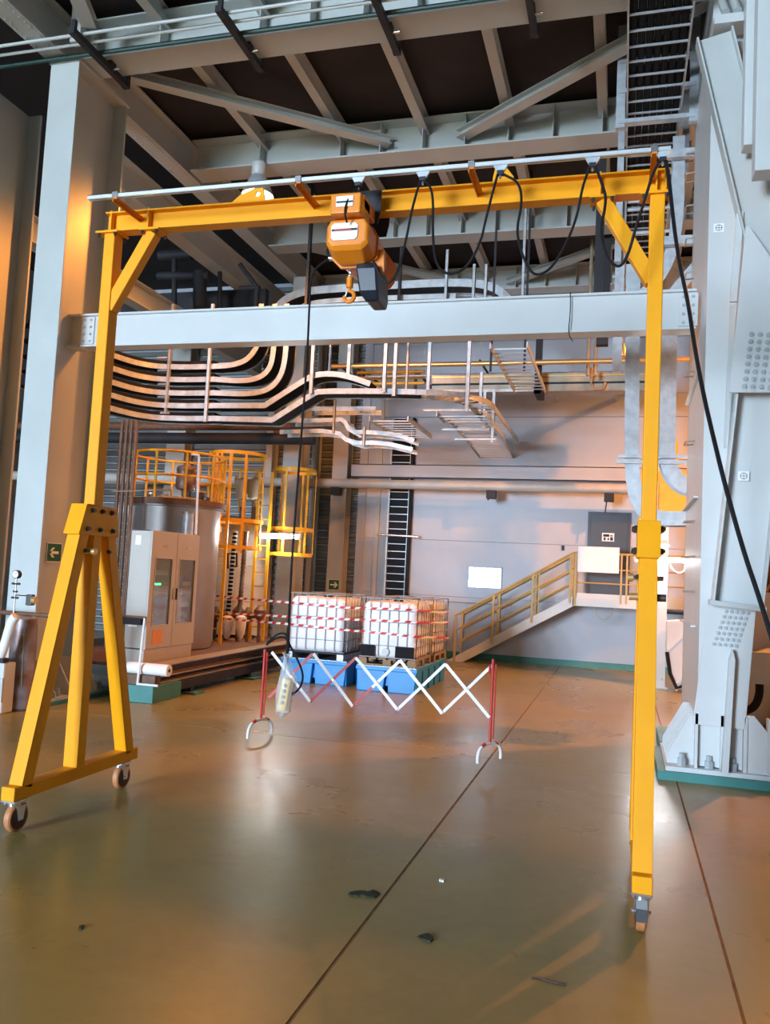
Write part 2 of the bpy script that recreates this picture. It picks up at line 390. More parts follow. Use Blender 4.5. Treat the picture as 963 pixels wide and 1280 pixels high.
# longitudinal girders along the column line
gl = girder('longitudinal_girder', 'deep brown girder running along the column line with bolted flange', (-7.98, -2, 9.40), (-7.98, 20.7, 9.40), .62, .34)
for k in range(26):
    for s in (-1, 1):
        bolt(gl, (-7.98+s*.11, 6.9+k*.10, 9.088), (0, 0, -1), .016, .016, 'pale_bolt')
for k in range(16):
    for s in (-1, 1):
        bolt(gl, (-7.98+s*.11, 11.9+k*.09, 9.088), (0, 0, -1), .014, .014, 'pale_bolt')
girder('longitudinal_girder', 'lower brown girder running behind the column with white hangers', (-8.75, 11.2, 8.75), (-8.75, 20.7, 8.75), .60, .36)
girder('longitudinal_girder', 'low dark girder beside the shadowed pipework', (-9.6, 11.2, 7.35), (-9.6, 20.7, 7.35), .45, .30)
tag(MB().box(-8.80, -8.66, 12.45, 12.57, 7.2, 8.45).build('white_hanger', 'white_steel'), 'short white hanger strut under the lower brown girder', 'strut')
hb = tag(MB().box(-7.62, -7.46, 9.5, 9.62, 9.16, 9.8).build('white_hanger', 'white_steel'), 'short pale strut beside the column head', 'strut')

# tie beam with end plates
tb = thing('tie_beam', 'long white tie beam spanning between the two main columns', 'beam', (-3.4, 10.35, 5.03))
x0, x1 = P(100, 410, y=10.2).x, P(871, 390, y=10.2).x
zt, zb_ = P(480, 377.5, y=10.25).z, P(480, 423, y=10.25).z
TZ = (zt+zb_)/2; TH = zt-zb_
MB().bar((x0, 10.35, zt-.015), (x1, 10.35, zt-.015), .26, .03).build('flange', 'white_steel', tb, .003)
MB().bar((x0, 10.35, zb_+.015), (x1, 10.35, zb_+.015), .26, .03).build('flange', 'white_steel', tb, .003)
MB().box(x0, x1, 10.27, 10.29, zb_+.03, zt-.03).build('web', 'white_steel', tb)
MB().box(x0-.02, x0+.20, 10.25, 10.272, zb_+.045, zt-.045).build('splice_plate', 'white_steel', tb, .003)
MB().box(x1-.20, x1+.02, 10.25, 10.272, zb_+.045, zt-.045).build('splice_plate', 'white_steel', tb, .003)
for xx in (x0+.035, x0+.14, x1-.14, x1-.035):
    for k in range(4): bolt(tb, (xx, 10.25, zb_+.085+k*(TH-.17)/3), (0, -1, 0), .020, .02, 'pale_bolt')
st = MB(); st.ibeam((CX, 10.35, TZ), (x0-.02, 10.35, TZ), TH, .26, .03, .02); st.build('stub', 'grey_steel', tb)
wp = P(712, 400, y=10.2)
tag(MB().tube(chaikin([(wp.x, 10.215, zt+.01), (wp.x+.01, 10.21, TZ), (wp.x-.01, 10.21, zb_-.02), (wp.x+.05, 10.2, zb_-.12)]), .006, 6).build('thin_wire', 'dark_steel'), 'thin dark wire hanging over the white tie beam', 'wire')

# conduits and black clamps on the first roof beam
for k, (ya, za, lb) in enumerate(((9.24, 9.048, 'upper thin conduit running past the black clamps'), (9.42, 9.048, 'middle thin conduit running past the black clamps'), (9.66, 9.052, 'dark green lower conduit along the roof beam'))):
    tag(MB().tube([(-11.5, ya, za), (-7.6, ya, za), (6.5, ya, za)], .022 if k < 2 else .03, 8).build('conduit', ['grey_steel', 'grey_steel', 'dark_teal'][k]), lb, 'conduit')
for pa, pb in (((98, 42), (138, 92)), ((273, 4), (303, 60)), ((470, -8), (488, 53)), ((660, -22), (664, 22))):
    a_, b_ = P(*pa, z=8.98), P(*pb, z=8.98); x = (a_.x+b_.x)/2
    t = thing('beam_clamp', 'black cantilever clamp gripping the conduits under the roof beam', 'clamp', (x, 9.8, 9.0), 'black clamps on the roof beam')
    MB().bar((x, 9.05, 8.985), (x, 10.32, 8.985), .085, .085).build('arm', 'dark_steel', t)
    MB().box(x-.04, x+.04, 9.90, 10.02, 9.02, 9.102).build('packer', 'dark_steel', t)
    MB().box(x-.05, x+.05, 10.29, 10.37, 8.94, 9.24).build('jaw', 'dark_steel', t)
    MB().box(x-.03, x+.03, 9.08, 9.13, 9.02, 9.16).build('hook', 'dark_steel', t)
    MB().cyl((x+.04, 9.95, 8.985), (x+.14, 9.95, 8.985), .02).build('screw', 'bright_steel', t)

# ---- high bay lamps --------------------------------------------------------
def highbay(x, y, z, label, group=None, power=SODIUM_W, lname='high_bay_light'):
    t = thing('high_bay_lamp', label, 'lamp', (x, y, z), group)
    MB().cyl((x, y, z+.62), (x, y, 9.12), .02).build('stem', 'dark_steel', t)
    MB().lathe([(.10, .36), (.13, .40), (.13, .58), (.09, .63)], (x, y, z), 20).build('ballast', 'grey_steel', t)
    sh = MB().lathe([(.12, .36), (.16, .30), (.25, .10), (.29, 0), (.28, 0), (.24, .10), (.15, .28), (.02, .34)], (x, y, z), 28).build('shade', 'galvanised', t)
    MB().lathe([(.02, -.05), (.12, -.02), (.14, .10), (.08, .24), (.02, .28)], (x, y, z), 16).build('bulb' if lname == 'high_bay_light' else 'bulb_offscreen', 'bulb', t)
    ld = bpy.data.lights.new(lname, 'SPOT'); ld.energy = power; ld.color = SODIUM; ld.spot_size = math.radians(165); ld.spot_blend = .5; ld.shadow_soft_size = .12
    lo = bpy.data.objects.new(lname, ld); C.objects.link(lo); lo.matrix_basis = Matrix.Translation((x, y, z-.20)); WM[lo] = lo.matrix_basis; attach(lo, t)
hp = P(322, 245, y=13.1)
highbay(hp.x, 13.1, hp.z, 'lit high bay lamp hanging under the roof beam', power=SODIUM_W*.85)
# lamps of the same row over the bays outside the picture
for x, y, k in ((4.2, 15.2, 2.3),):
    highbay(x, y, 8.62, 'high bay lamp over the side aisle beyond the box column', 'high bay lamps above the side aisle', SODIUM_W*k, 'high_bay_light_offscreen')

# ---- box column with climbing irons ---------------------------------------
BX0, BX1, BYF = .81, 1.26, 9.60
yr_ = P(859, 600, x=BX0).y
bc = thing('box_column', 'pale box column with step irons and heavy anchored foot', 'column', (1.03, 10.1, 0))
MB().box(BX0, BX0+.02, BYF, yr_, .15, 9.1).build('side_plate', 'white_steel', bc)
MB().box(BX0-.0, BX1, BYF-.02, BYF, .15, 9.1).build('front_plate', 'pale_lamp_tint' if False else 'white_steel', bc, .004)
MB().box(BX1-.02, BX1, BYF, yr_, .15, 9.1).build('side_plate', 'white_steel', bc)
MB().box(BX0, BX1, yr_-.02, yr_, .15, 9.1).build('rear_plate', 'white_steel', bc)
for py in (137+60, 222, 262, 303, 345, 468, 554, 652, 696, 739):
    c = P(868, py, x=BX0)
    y_a, y_b = c.y-.16, c.y+.10
    MB().tube([(BX0, y_a, c.z), (BX0-.11, y_a, c.z-.01), (BX0-.11, y_b, c.z-.01), (BX0, y_b, c.z)], .011, 6).build('step_iron', 'tarnished', bc)
for py in (505, 635, 780):
    c = P(862, py, x=BX0)
    MB().prism([(yr_-.02, c.z), (yr_-.02, c.z+.02), (BYF+.5, c.z+.02), (BYF+.5, c.z)], 'x', BX0-.05, BX0).build('stiffener', 'white_steel', bc)
# foot: plinth, base plate, stiffeners, anchors
FYF = 9.50
fa = P(830, 968, y=FYF); 
MB().box(.42, 2.1, 9.42, 10.84, 0, .09).build('plinth', 'teal_paint', bc)
MB().box(.50, 1.27, 10.84, 12.0, 0, .15).build('plinth', 'teal_paint', bc)
MB().box(.50, 1.98, 9.46, 10.82, .09, .14).build('base_plate', 'white_steel', bc, .004)
for x_ in (.80, 1.05, 1.28, 1.5):
    MB().box(x_-.014, x_+.014, 9.50, 9.62, .14, .70).build('stiffener', 'white_steel', bc)
for k in range(7):
    yy = 9.66+k*.17
    MB().prism([(.82, .14), (.52, .14), (.52, .24), (.74, .66), (.82, .66)], 'y', yy-.012, yy+.012).build('stiffener', 'white_steel', bc)
MB().prism([(1.26, .14), (1.80, .14), (1.80, .20), (1.36, .72), (1.26, .72)], 'y', 9.52, 9.55).build('stiffener', 'white_steel', bc)
for x_ in (.66, .93, 1.16, 1.62):
    bolt(bc, (x_, 9.545, .14), (0, 0, 1), .045, .13, 'pale_bolt', 'anchor_bolt')
MB().box(1.32, 1.38, 9.53, 9.58, .14, .62).build('stiffener', 'grey_steel', bc)
# gusset and diagonal braces in front of the column
gs = thing('diagonal_brace', 'pale blue steel brace bolted to a gusset rising from the column foot', 'brace', (1.1, 9.45, .7))
g0, g1, g2, g3 = P(866, 905, y=9.5), P(932, 912, y=9.5), P(946, 757, y=9.5), P(886, 755, y=9.5)
MB().prism([(g0.x, g0.z), (g1.x, g1.z), (g2.x, g2.z), (g3.x, g3.z)], 'y', 9.50, 9.53).build('gusset_plate', 'white_steel', gs, .003)
s0, s1 = P(905, 980, y=9.46), P(914, 818, y=9.46)
MB().prism([(s0.x-.03, .14), (s0.x+.035, .14), (s1.x+.035, s1.z-.05), (s1.x+.01, s1.z+.05), (s1.x-.02, s1.z-.05)], 'y', 9.38, 9.50).build('rib', 'white_steel', gs)
def lerp(a, b, t): return a+(b-a)*t
for r in range(7):
    for c_ in range(5):
        u, w = .18+.165*c_, r/6
        px = lerp(lerp(908, 893, w), lerp(935, 921, w), c_/4); py = lerp(764, 805, w)+c_*.6
        q = P(px, py, y=9.50); bolt(gs, (q.x, 9.50, q.z), (0, -1, 0), .021, .022, 'pale_bolt')
b0, b1 = P(921, 757, y=9.44), P(951, 490, y=9.44)
dirb = (b1-b0).normalized(); btop = b0+dirb*(2.95)
sdv = dirb.cross(V((0, 1, 0))).normalized()*-1
if sdv.x < 0: sdv = -sdv
for s in (-1, 1):
    MB().bar(b0+sdv*.235*s, btop+sdv*.235*s, .02, .27, V((0, 1, 0))).build('flange', 'white_steel', gs, .003)
MB().bar(b0+V((0, .06, 0)), btop+V((0, .06, 0)), .46, .02, V((0, 1, 0))).build('web', 'white_steel', gs)
MB().bar(b0-sdv*.27, b0+sdv*.27, .30, .05).build('seat_plate', 'grey_steel', gs)
u0, u1, u2, u3 = P(912, 491, y=9.24), P(935, 283, y=9.24), P(990, 380, y=9.24), P(990, 491, y=9.24)
MB().prism([(u0.x, u0.z), (u3.x, u3.z), (u2.x+.1, u2.z), (u1.x+.01, u1.z), (u1.x-.02, u1.z)], 'y', 9.22, 9.25).build('splice_plate', 'white_steel', gs, .003)
for r in range(8):
    for c_ in range(5):
        q = P(lerp(940, 931, r/7)+c_*10.6, lerp(418, 483, r/7)+c_*.5, y=9.22); bolt(gs, (q.x, 9.22, q.z), (0, -1, 0), .027, .024, 'pale_bolt')
pA = [P(*p, y=9.34) for p in ((921, 268), (930, 265), (921, 378), (912, 378))]
MB().prism([(p.x, p.z) for p in pA], 'y', 9.31, 9.35).build('pointed_plate', 'white_steel', gs, .003)
pA = [P(*p, y=9.40) for p in ((913, 382), (921, 380), (908, 560), (905, 560))]
MB().prism([(p.x, p.z) for p in pA], 'y', 9.38, 9.41).build('edge_strip', 'grey_steel', gs)
ub = thing('diagonal_brace', 'wide shadowed brace descending from the column head beside the boxed girder', 'brace', (1.2, 9.3, 6))
d0, d1 = P(893, 46, y=9.36), P(979, 402, y=9.36)
MB().bar(d0, d1, .36, .025, V((0, 1, 0))).build("web", 'grey_steel', ub)
sdu = (d1-d0).normalized().cross(V((0, 1, 0))).normalized()
for s in (-1, 1): MB().bar(d0+sdu*.18*s, d1+sdu*.18*s, .02, .19, V((0, 1, 0))).build('flange', 'grey_steel', ub)
# crosshair survey stickers
for px, py, yy in ((899, 285, BYF-.022), (930, 595, 9.46)):
    q = P(px, py, y=yy)
    t = tag(MB().box(q.x-.055, q.x+.055, yy-.006, yy-.001, q.z-.05, q.z+.05).build('survey_target', 'white_plate'), 'small white target sticker with crosshair on the '+('box column' if py < 400 else 'pale diagonal brace'), 'sticker')
    MB().tube([(q.x+.033*math.cos(a_*math.pi/8), yy-.007, q.z+.033*math.sin(a_*math.pi/8)) for a_ in range(16)], .003, 5, True).build('ring', 'dark_steel', t)
    for a_, b_ in (((-.033, 0), (.033, 0)), ((0, -.033), (0, .033))):
        MB().bar((q.x+a_[0], yy-.007, q.z+a_[1]), (q.x+b_[0], yy-.007, q.z+b_[1]), .004, .004, (0, 1, 0)).build('cross_line', 'dark_steel', t)
# white boxed girder ends above the brace
t = thing('boxed_girder', 'white boxed girder end hanging above the diagonal brace', 'girder', (1.9, 8.9, 8))
q0, q1 = P(944, 213, y=8.7), P(930, 181, y=9.0)
MB().box(q0.x, 3.4, 8.7, 8.95, q0.z, 9.1).build('box_plate', 'white_steel', t, .01)
MB().box(q1.x, 3.4, 9.0, 9.2, q1.z, 9.1).build('box_plate', 'white_steel', t, .01)
t = thing('pipe_rack', 'short white ledge carrying five pale pipe ends high on the column', 'rack', (1.2, 9.3, 8.8))
c = P(893, 28, y=9.3)
MB().box(c.x, c.x+.75, 9.25, 9.5, c.z-.05, c.z+.05).build('ledge', 'white_steel', t)
for k in range(5): MB().cyl((c.x+.12+k*.12, 9.30, c.z+.095), (c.x+.08+k*.12, 9.51, c.z+.42), .045, 10).build('pipe_end', 'grey_steel', t)

# ================================================================== GANTRY CRANE
GY, XL, XR = 5.95, -4.18, .165
gan = thing('gantry_crane', 'yellow mobile gantry crane with two A-shaped legs on castors', 'gantry crane', (-2.0, GY, 0))
Y_ = 'yellow_paint'
def caster(x, y):
    t = MB()
    t.box(x-.06, x+.06, y-.07, y+.07, .222, .237); pl = t.build('caster_plate', 'bright_steel', gan, .002)
    f = MB()
    f.cyl((x, y+.0, .195), (x, y, .224), .048, 16)
    yo = y+.03
    for s in (-1, 1):
        f.prism([(yo-.05, .20), (yo+.05, .20), (yo+.026, .085), (yo-.026, .085)], 'x', x+s*.038-.004, x+s*.038+.004)
    f.box(x-.042, x+.042, yo-.05, yo+.05, .192, .202)
    f.build('caster_fork', 'bright_steel', gan)
    w = MB().lathe([(.060, -.030), (.096, -.028), (.105, -.018), (.105, .018), (.096, .028), (.060, .030)], (x, yo, .105), 28, 'x').build('caster_wheel', 'tread', gan)
    MB().lathe([(.0, -.036), (.05, -.036), (.084, -.031), (.084, .031), (.05, .036), (.0, .036)], (x, yo, .105), 24, 'x').build('wheel_hub', 'hub', w)
    MB().cyl((x-.055, yo, .105), (x+.055, yo, .105), .012, 10).build('axle', 'bright_steel', w)
    if x < -1: bk = None
    else: bk = MB(); bk.prism([(y-.125, .105), (y-.075, .155), (y-.06, .20), (y-.045, .20), (y-.06, .15), (y-.115, .095)], 'x', x-.032, x+.032)
    if bk: bk.build('brake_pedal', 'bright_steel', gan)
    for sx in (-1, 1):
        for sy in (-1, 1): bolt(gan, (x+sx*.045, y+sy*.052, .222), (0, 0, -1), .010, .016, 'bright_steel')
def aframe(x, inner):
    W = .115
    zb0, zb1 = .238, .338
    MB().box(x-W/2, x+W/2, 5.20, 6.80, zb0, zb1).build('base_tube', Y_, gan, .008)
    # raked legs as U-profiles (open towards the middle) and central post
    def leg(ya, yb_, za, zc, d, nm):
        p, q = V((x, ya, za)), V((x, yb_, zc)); n = (q-p).normalized(); s = n.cross(V((1, 0, 0)))
        m = MB()
        m.bar(p, q, W, .012, s)  # placeholder plate replaced below
        m.v.clear(); m.f.clear()
        off = s*(d/2)
        sign = 1 if nm == 'front_leg' else -1
        out = -off*sign if (off.y*sign) > 0 else off*sign
        m.bar(p+out*.9, q+out*.9, W, .012, s)
        for k in (-1, 1): m.bar(p+V((k*(W/2-.006), 0, 0)), q+V((k*(W/2-.006), 0, 0)), .012, d, s)
        m.build('raked_leg', Y_, gan, .003)
    leg(5.33, 5.81, zb1-.02, 2.30, .115, 'front_leg')
    leg(6.67, 6.12, zb1-.02, 2.30, .115, 'rear_leg')
    m = MB()
    m.box(x-W/2, x+W/2, GY-.012, GY+.004, zb1, 2.28); m.box(x-W/2, x+W/2, GY-.05, GY-.04, zb1, 2.28)
    for k in (-1, 1): m.box(x+k*(W/2)-.006, x+k*(W/2)+.006, GY-.05, GY+.055, zb1, 2.28)
    m.build('centre_post', Y_, gan, .003)
    # head: two cheek plates plus sloping front and rear caps
    hz0, hz1 = 2.185, 2.43
    for k in (-1, 1):
        MB().prism([(5.70, hz0), (6.22, hz0), (6.17, hz1), (5.775, hz1)], 'x', x+k*.066-.007, x+k*.066+.007).build('head_plate', Y_, gan, .003)
        for zz, ys in ((2.385, (5.84, 5.97, 6.10)), (2.235, (5.79, 5.955, 6.13))):
            for yy in ys: bolt(gan, (x+k*.073, yy, zz), (k, 0, 0), .021, .034)
    MB().bar((x, 5.694, hz0), (x, 5.772, hz1), .146, .014, (0, 1, 0)).build('head_cap', Y_, gan, .003)
    MB().bar((x, 6.226, hz0), (x, 6.176, hz1), .146, .014, (0, 1, 0)).build('head_cap', Y_, gan, .003)
    MB().box(x-.073, x+.073, 5.775, 5.90, hz1-.012, hz1+.004).build('head_cap', Y_, gan, .003)
    # telescopic upper tube
    MB().box(x-.05, x+.05, GY-.06, GY+.065, 2.10, 4.705).build('upper_tube', Y_, gan, .008)
    MB().cyl((x-.10, GY-.10, 2.055), (x+.10, GY-.10, 2.055), .016, 12).build('locking_pin', 'bright_steel', gan)
    MB().cyl((x+inner*.09, GY-.10, 2.055), (x+inner*.125, GY-.10, 2.055), .028, 12).build('pin_knob', 'brass', gan)
    for yy in (5.80, 6.12): bolt(gan, (x+inner*.056, yy, 2.06), (inner, 0, 0), .018, .03)
    if x > -1:
        for sx in (-1, 1):
            MB().cyl((x+sx*.05, 5.74, 1.93), (x+sx*.115, 5.74, 1.93), .024, 12).build('lower_pin', 'brass' if sx < 0 else 'bolt_steel', gan)
    caster(x, 5.28); caster(x, 6.62)
    # top plate and beam clips
    MB().box(x-.12, x+.09, GY-.085, GY+.085, 4.703, 4.720).build('top_plate', Y_, gan, .002)
    for sx in (-1, 1):
        for sy in (-1, 1): bolt(gan, (x+sx*.075-.015, GY+sy*.07, 4.703), (0, 0, -1), .014, .03)
aframe(XL, 1); aframe(XR, -1)
ZB0, ZB1 = 4.720, 4.888
x0g, x1g = -4.235, .245
MB().box(x0g, x1g, GY-.06, GY+.06, ZB1-.014, ZB1).build('beam_flange', Y_, gan, .002)
MB().box(x0g, x1g, GY-.06, GY+.06, ZB0, ZB0+.014).build('beam_flange', Y_, gan, .002)
MB().box(x0g, x1g, GY-.006, GY+.006, ZB0+.014, ZB1-.014).build('beam_web', Y_, gan)
def knee(xa, za, xb, sgn):
    MB().bar((xa, GY, za), (xb, GY, 4.703), .10, .095, (0, 1, 0)).build('knee_brace', Y_, gan, .006)
    MB().box(xb-.09, xb+.09, GY-.085, GY+.085, 4.703, 4.720).build('top_plate', Y_, gan, .002)
    for sx in (-1, 1):
        for sy in (-1, 1): bolt(gan, (xb+sx*.065, GY+sy*.07, 4.703), (0, 0, -1), .014, .03)
knee(XL+.02, 4.07, -3.80, 1); knee(XR-.02, 4.10, -.205, -1)
for xs in (XL, -3.83, -.225, XR-.01, XR+.05):
    for s in (-1, 1): MB().box(xs-.006, xs+.006, GY+s*.03-.028, GY+s*.03+.028, ZB0+.012, ZB1+.012).build('stiffener', Y_, gan)
def lug(xa, xb, mirror):
    zt_ = 5.01; w = xb-xa
    poly = [(xa, ZB1), (xb, ZB1), (xb, ZB1+.05), (xb-.015, zt_), (xb-.10, zt_), (xa, ZB1+.045)]
    if mirror: poly = [(xa+xb-u, v) for u, v in poly][::-1]
    hc = ((xb-.06) if not mirror else xa+.06, zt_-.045)
    MB().hplate(poly, hc, .018, 'y', GY-.009, GY+.009).build('lifting_lug', Y_, gan, .002)
a, b = P(288, 255, y=GY), P(331, 252, y=GY); lug(a.x, b.x, False)
a, b = P(616, 232, y=GY), P(643, 230, y=GY); lug(a.x, b.x, True)

# festoon track
RY, RZ = 5.57, 4.90
trk = thing('festoon_track', 'thin white aluminium festoon track above the yellow gantry beam', 'track', (-2, RY, RZ))
ra, rb = P(111, 246, y=RY), P(839, 190, y=RY)
m = MB(); zr = (ra.z+rb.z)/2+.005
m.box(ra.x, rb.x, RY-.017, RY+.017, zr+.012, zr+.016); m.box(ra.x, rb.x, RY-.017, RY-.013, zr-.016, zr+.016); m.box(ra.x, rb.x, RY+.013, RY+.017, zr-.016, zr+.016)
m.box(ra.x, rb.x, RY-.017, RY-.006, zr-.018, zr-.014); m.box(ra.x, rb.x, RY+.006, RY+.017, zr-.018, zr-.014)
m.build('rail', 'aluminium', trk)
for px, py in ((146, 240), (374, 228), (590, 206), (818, 192)):
    c = P(px, py, y=RY)
    MB().box(c.x-.02, c.x+.02, RY-.02, GY+.05, zr-.032, zr-.018 if False else zr-.020).build('bracket_arm', 'bracket_orange', trk)
    MB().box(c.x-.02, c.x-.014, RY-.02, GY+.05, zr-.055, zr-.02).build('bracket_arm', 'bracket_orange', trk)
    MB().box(c.x-.022, c.x+.022, RY-.028, RY+.028, zr-.022, zr+.022).build('clamp', 'bright_steel', trk)
    bolt(trk, (c.x, RY, zr+.022), (0, 0, 1), .010, .02, 'brass')
# festoon trolleys
TRO = [448, 529, 626, 741, 829]
tpos = []
for i, px in enumerate(TRO):
    c = P(px, [236, 222, 216, 209, 199][i], y=RY); x = c.x; tpos.append(x)
    t = thing('festoon_trolley', 'small metal cable trolley running under the festoon track', 'trolley', (x, RY, zr-.05), 'cable trolleys on the festoon track')
    MB().prism([(x-.05, zr-.018), (x+.05, zr-.018), (x+.025, zr-.06), (x-.025, zr-.06)], 'y', RY-.010, RY+.010).build('carriage', 'galvanised', t)
    for s in (-1, 1): MB().cyl((x+s*.03, RY-.014, zr-.006), (x+s*.03, RY+.014, zr-.006), .010, 10).build('wheel', 'black_plastic', t)
    MB().box(x-.022, x+.022, RY-.022, RY+.022, zr-.085, zr-.058).build('cable_clamp', 'black_plastic', t)
    MB().cyl((x, RY, zr-.11), (x, RY, zr-.083), .008, 8).build('screw', 'bright_steel', t)
def cable(name, label, pts, r, m='black_rubber', grp=None, n=3):
    return tag(MB().tube(chaikin(pts, n), r, 7).build(name, m), label, 'cable', grp)
def pix(pts, y0, y1=None):
    k = len(pts)-1
    return [P(px, py, y=y0 if y1 is None else y0+(y1-y0)*i/k) for i, (px, py) in enumerate(pts)]
FC = 'festoon cable loops'
cable('festoon_cable', 'black festoon cable drooping beside the hoist from its track', [(tpos[1]-.02, RY, zr-.08)]+pix([(515, 262), (508, 300), (498, 340), (486, 357), (476, 346), (466, 325)], RY-.02), .009)
cable('festoon_cable', 'festoon cable loop drooping next to the hoist loop', [(tpos[1]+.02, RY, zr-.08)]+pix([(542, 240), (541, 290), (544, 330), (560, 345), (585, 335), (602, 300), (606, 280), (615, 245)], RY-.02)+[(tpos[2]-.02, RY, zr-.08)], .009)
cable('festoon_cable', 'festoon cable loop between the lifting lug and the knee brace', [(tpos[2]+.02, RY, zr-.08)]+pix([(650, 228), (653, 255), (645, 290), (655, 325), (668, 346), (688, 338), (708, 306), (722, 270), (728, 235)], RY-.02)+[(tpos[3]-.02, RY, zr-.08)], .009)
cable('festoon_cable', 'festoon cable loop crossing in front of the knee brace', [(tpos[3]+.02, RY, zr-.08)]+pix([(753, 230), (759, 250), (750, 290), (760, 325), (775, 336), (786, 318), (795, 285), (808, 245), (816, 218)], RY-.02)+[(tpos[4]-.02, RY, zr-.08)], .010)
cable('festoon_cable', 'short black cable looping over the hoist trolley box', [(tpos[0], RY, zr-.08)]+[P(px, py, y=yy) for px, py, yy in ((440, 240, 5.50), (434, 252, 5.455), (431, 262, 5.455), (432, 272, 5.47), (434, 278, 5.50))], .007)
cable('supply_cable', 'long black supply cable hanging from the track past the box column', [(tpos[4]+.02, RY, zr-.08)]+pix([(838, 235), (843, 285), (850, 330), (861, 380), (868, 430), (880, 495), (893, 550), (905, 600), (930, 690), (950, 748), (975, 830), (1000, 960)], 5.5, 4.4), .0125)

# ================================================================== HOIST
hx0, hx1 = P(413, 255, y=5.47).x, P(451, 255, y=5.47).x
ho = thing('chain_hoist', 'orange electric chain hoist hanging from the yellow gantry beam', 'hoist', (-1.95, 5.8, 3.9))
z1, z0 = P(432, 241, y=5.47).z, P(432, 266, y=5.47).z
MB().box(hx0, hx1, 5.47, 5.70, z0, z1).build('trolley_box', 'hoist_orange', ho, .012)
lb = MB().box(hx0+.045, hx1-.055, 5.462, 5.470, z0+.045, z1-.025).build('rating_plate', 'white_plate', ho, .003)
MB().box(hx0+.05, hx1-.058, 5.459, 5.463, (z0+z1)/2-.002, (z0+z1)/2+.010).build('band', 'dark_steel', lb)
# trolley side plates and wheels
for yy in (5.83, 6.07):
    MB().prism([(hx0+.02, 4.60), (hx1+.02, 4.60), (hx1+.04, 4.70), (hx1+.04, 4.86), (hx0-.02, 4.86), (hx0-.02, 4.70)], 'y', yy-.006, yy+.006).build('trolley_plate', 'dark_steel', ho)
    for xx in (hx0+.04, hx1-.02):
        s = 1 if yy < GY else -1
        MB().cyl((xx, yy, ZB0+.056), (xx, yy+s*.06, ZB0+.056), .042, 16).build('trolley_wheel', 'bright_steel', ho)
MB().cyl((hx0+.12, 5.80, 4.63), (hx0+.12, 6.10, 4.63), .022, 12).build('suspension_pin', 'bright_steel', ho)
MB().box(hx0+.02, hx1, 5.55, 5.83, 4.60, 4.70).build('trolley_gear', 'hoist_orange', ho, .01)
MB().box(hx0+.07, hx0+.17, 5.88, 6.02, 4.52, 4.65).build('suspension_eye', 'dark_steel', ho, .01)
bx0, bx1 = P(406, 300, y=5.55).x, P(461, 300, y=5.55).x
bz1, bzm, bz0 = P(435, 274, y=5.55).z, P(435, 306, y=5.55).z, P(435, 325, y=5.62).z
ch = .05
def octo(x0, x1, z0, z1, c): return [(x0+c, z0), (x1-c, z0), (x1, z0+c), (x1, z1-c), (x1-c*.6, z1), (x0+c*.6, z1), (x0, z1-c), (x0, z0+c)]
fr = octo(bx0+.02, bx1-.02, bzm, bz1, .04); mid = octo(bx0, bx1, bz0, bz1+.005, .07)
m = MB(); n = 8
lay = [(fr, 5.55), (octo(bx0+.005, bx1-.005, bzm-.03, bz1+.004, .05), 5.575), (mid, 5.70), (mid, 5.745)]
vs = []; fs = [tuple(range(8)), tuple(24+i for i in range(8))[::-1]]
for pl, yy in lay: vs += [(u, yy, w) for u, w in pl]
for k in range(3):
    for j in range(8): fs.append((k*8+j, k*8+8+j, k*8+8+(j+1) % 8, k*8+(j+1) % 8))
m.add(vs, fs).build('gear_cover', 'hoist_orange', ho, .012)
MB().prism(octo(bx0-.012, bx1+.012, bz0-.012, bz1+.015, .075), 'y', 5.745, 5.775).build('joint_rim', 'hoist_orange', ho, .004)
MB().prism(octo(bx0+.01, bx1-.01, bz0+.01, bz1, .07), 'y', 5.775, 6.02).build('body', 'hoist_orange', ho, .008)
MB().lathe([(.10, 0), (.145, .03), (.145, .30), (.10, .36)], ((bx0+bx1)/2+.02, 6.02, (bz0+bz1)/2), 24, 'y').build('motor', 'hoist_orange', ho)
for k in range(7):
    yk = 6.07+k*.038
    MB().lathe([(.146, 0), (.156, .004), (.156, .010), (.146, .014)], ((bx0+bx1)/2+.02, yk, (bz0+bz1)/2), 24, 'y').build('cooling_fin', 'hoist_orange', ho)
cx_ = (bx0+bx1)/2-.012
lb = MB().prism([(cx_-.105+.02, bzm+.035), (cx_+.075, bzm+.035), (cx_+.095, bzm+.055), (cx_+.095, bz1-.05), (cx_+.075, bz1-.03), (cx_-.085, bz1-.03), (cx_-.105, bz1-.05), (cx_-.105, bzm+.055)], 'y', 5.540, 5.551).build('rating_plate', 'white_plate', ho)
zc = (bzm+bz1)/2+.012
bd = MB().box(cx_-.100, cx_+.092, 5.537, 5.541, zc-.006, zc+.010).build('band', 'dark_steel', lb)
MB().box(cx_-.08, cx_+.05, 5.5355, 5.5375, zc-.003, zc+.006).build('red_lettering', 'red_sign', lb)
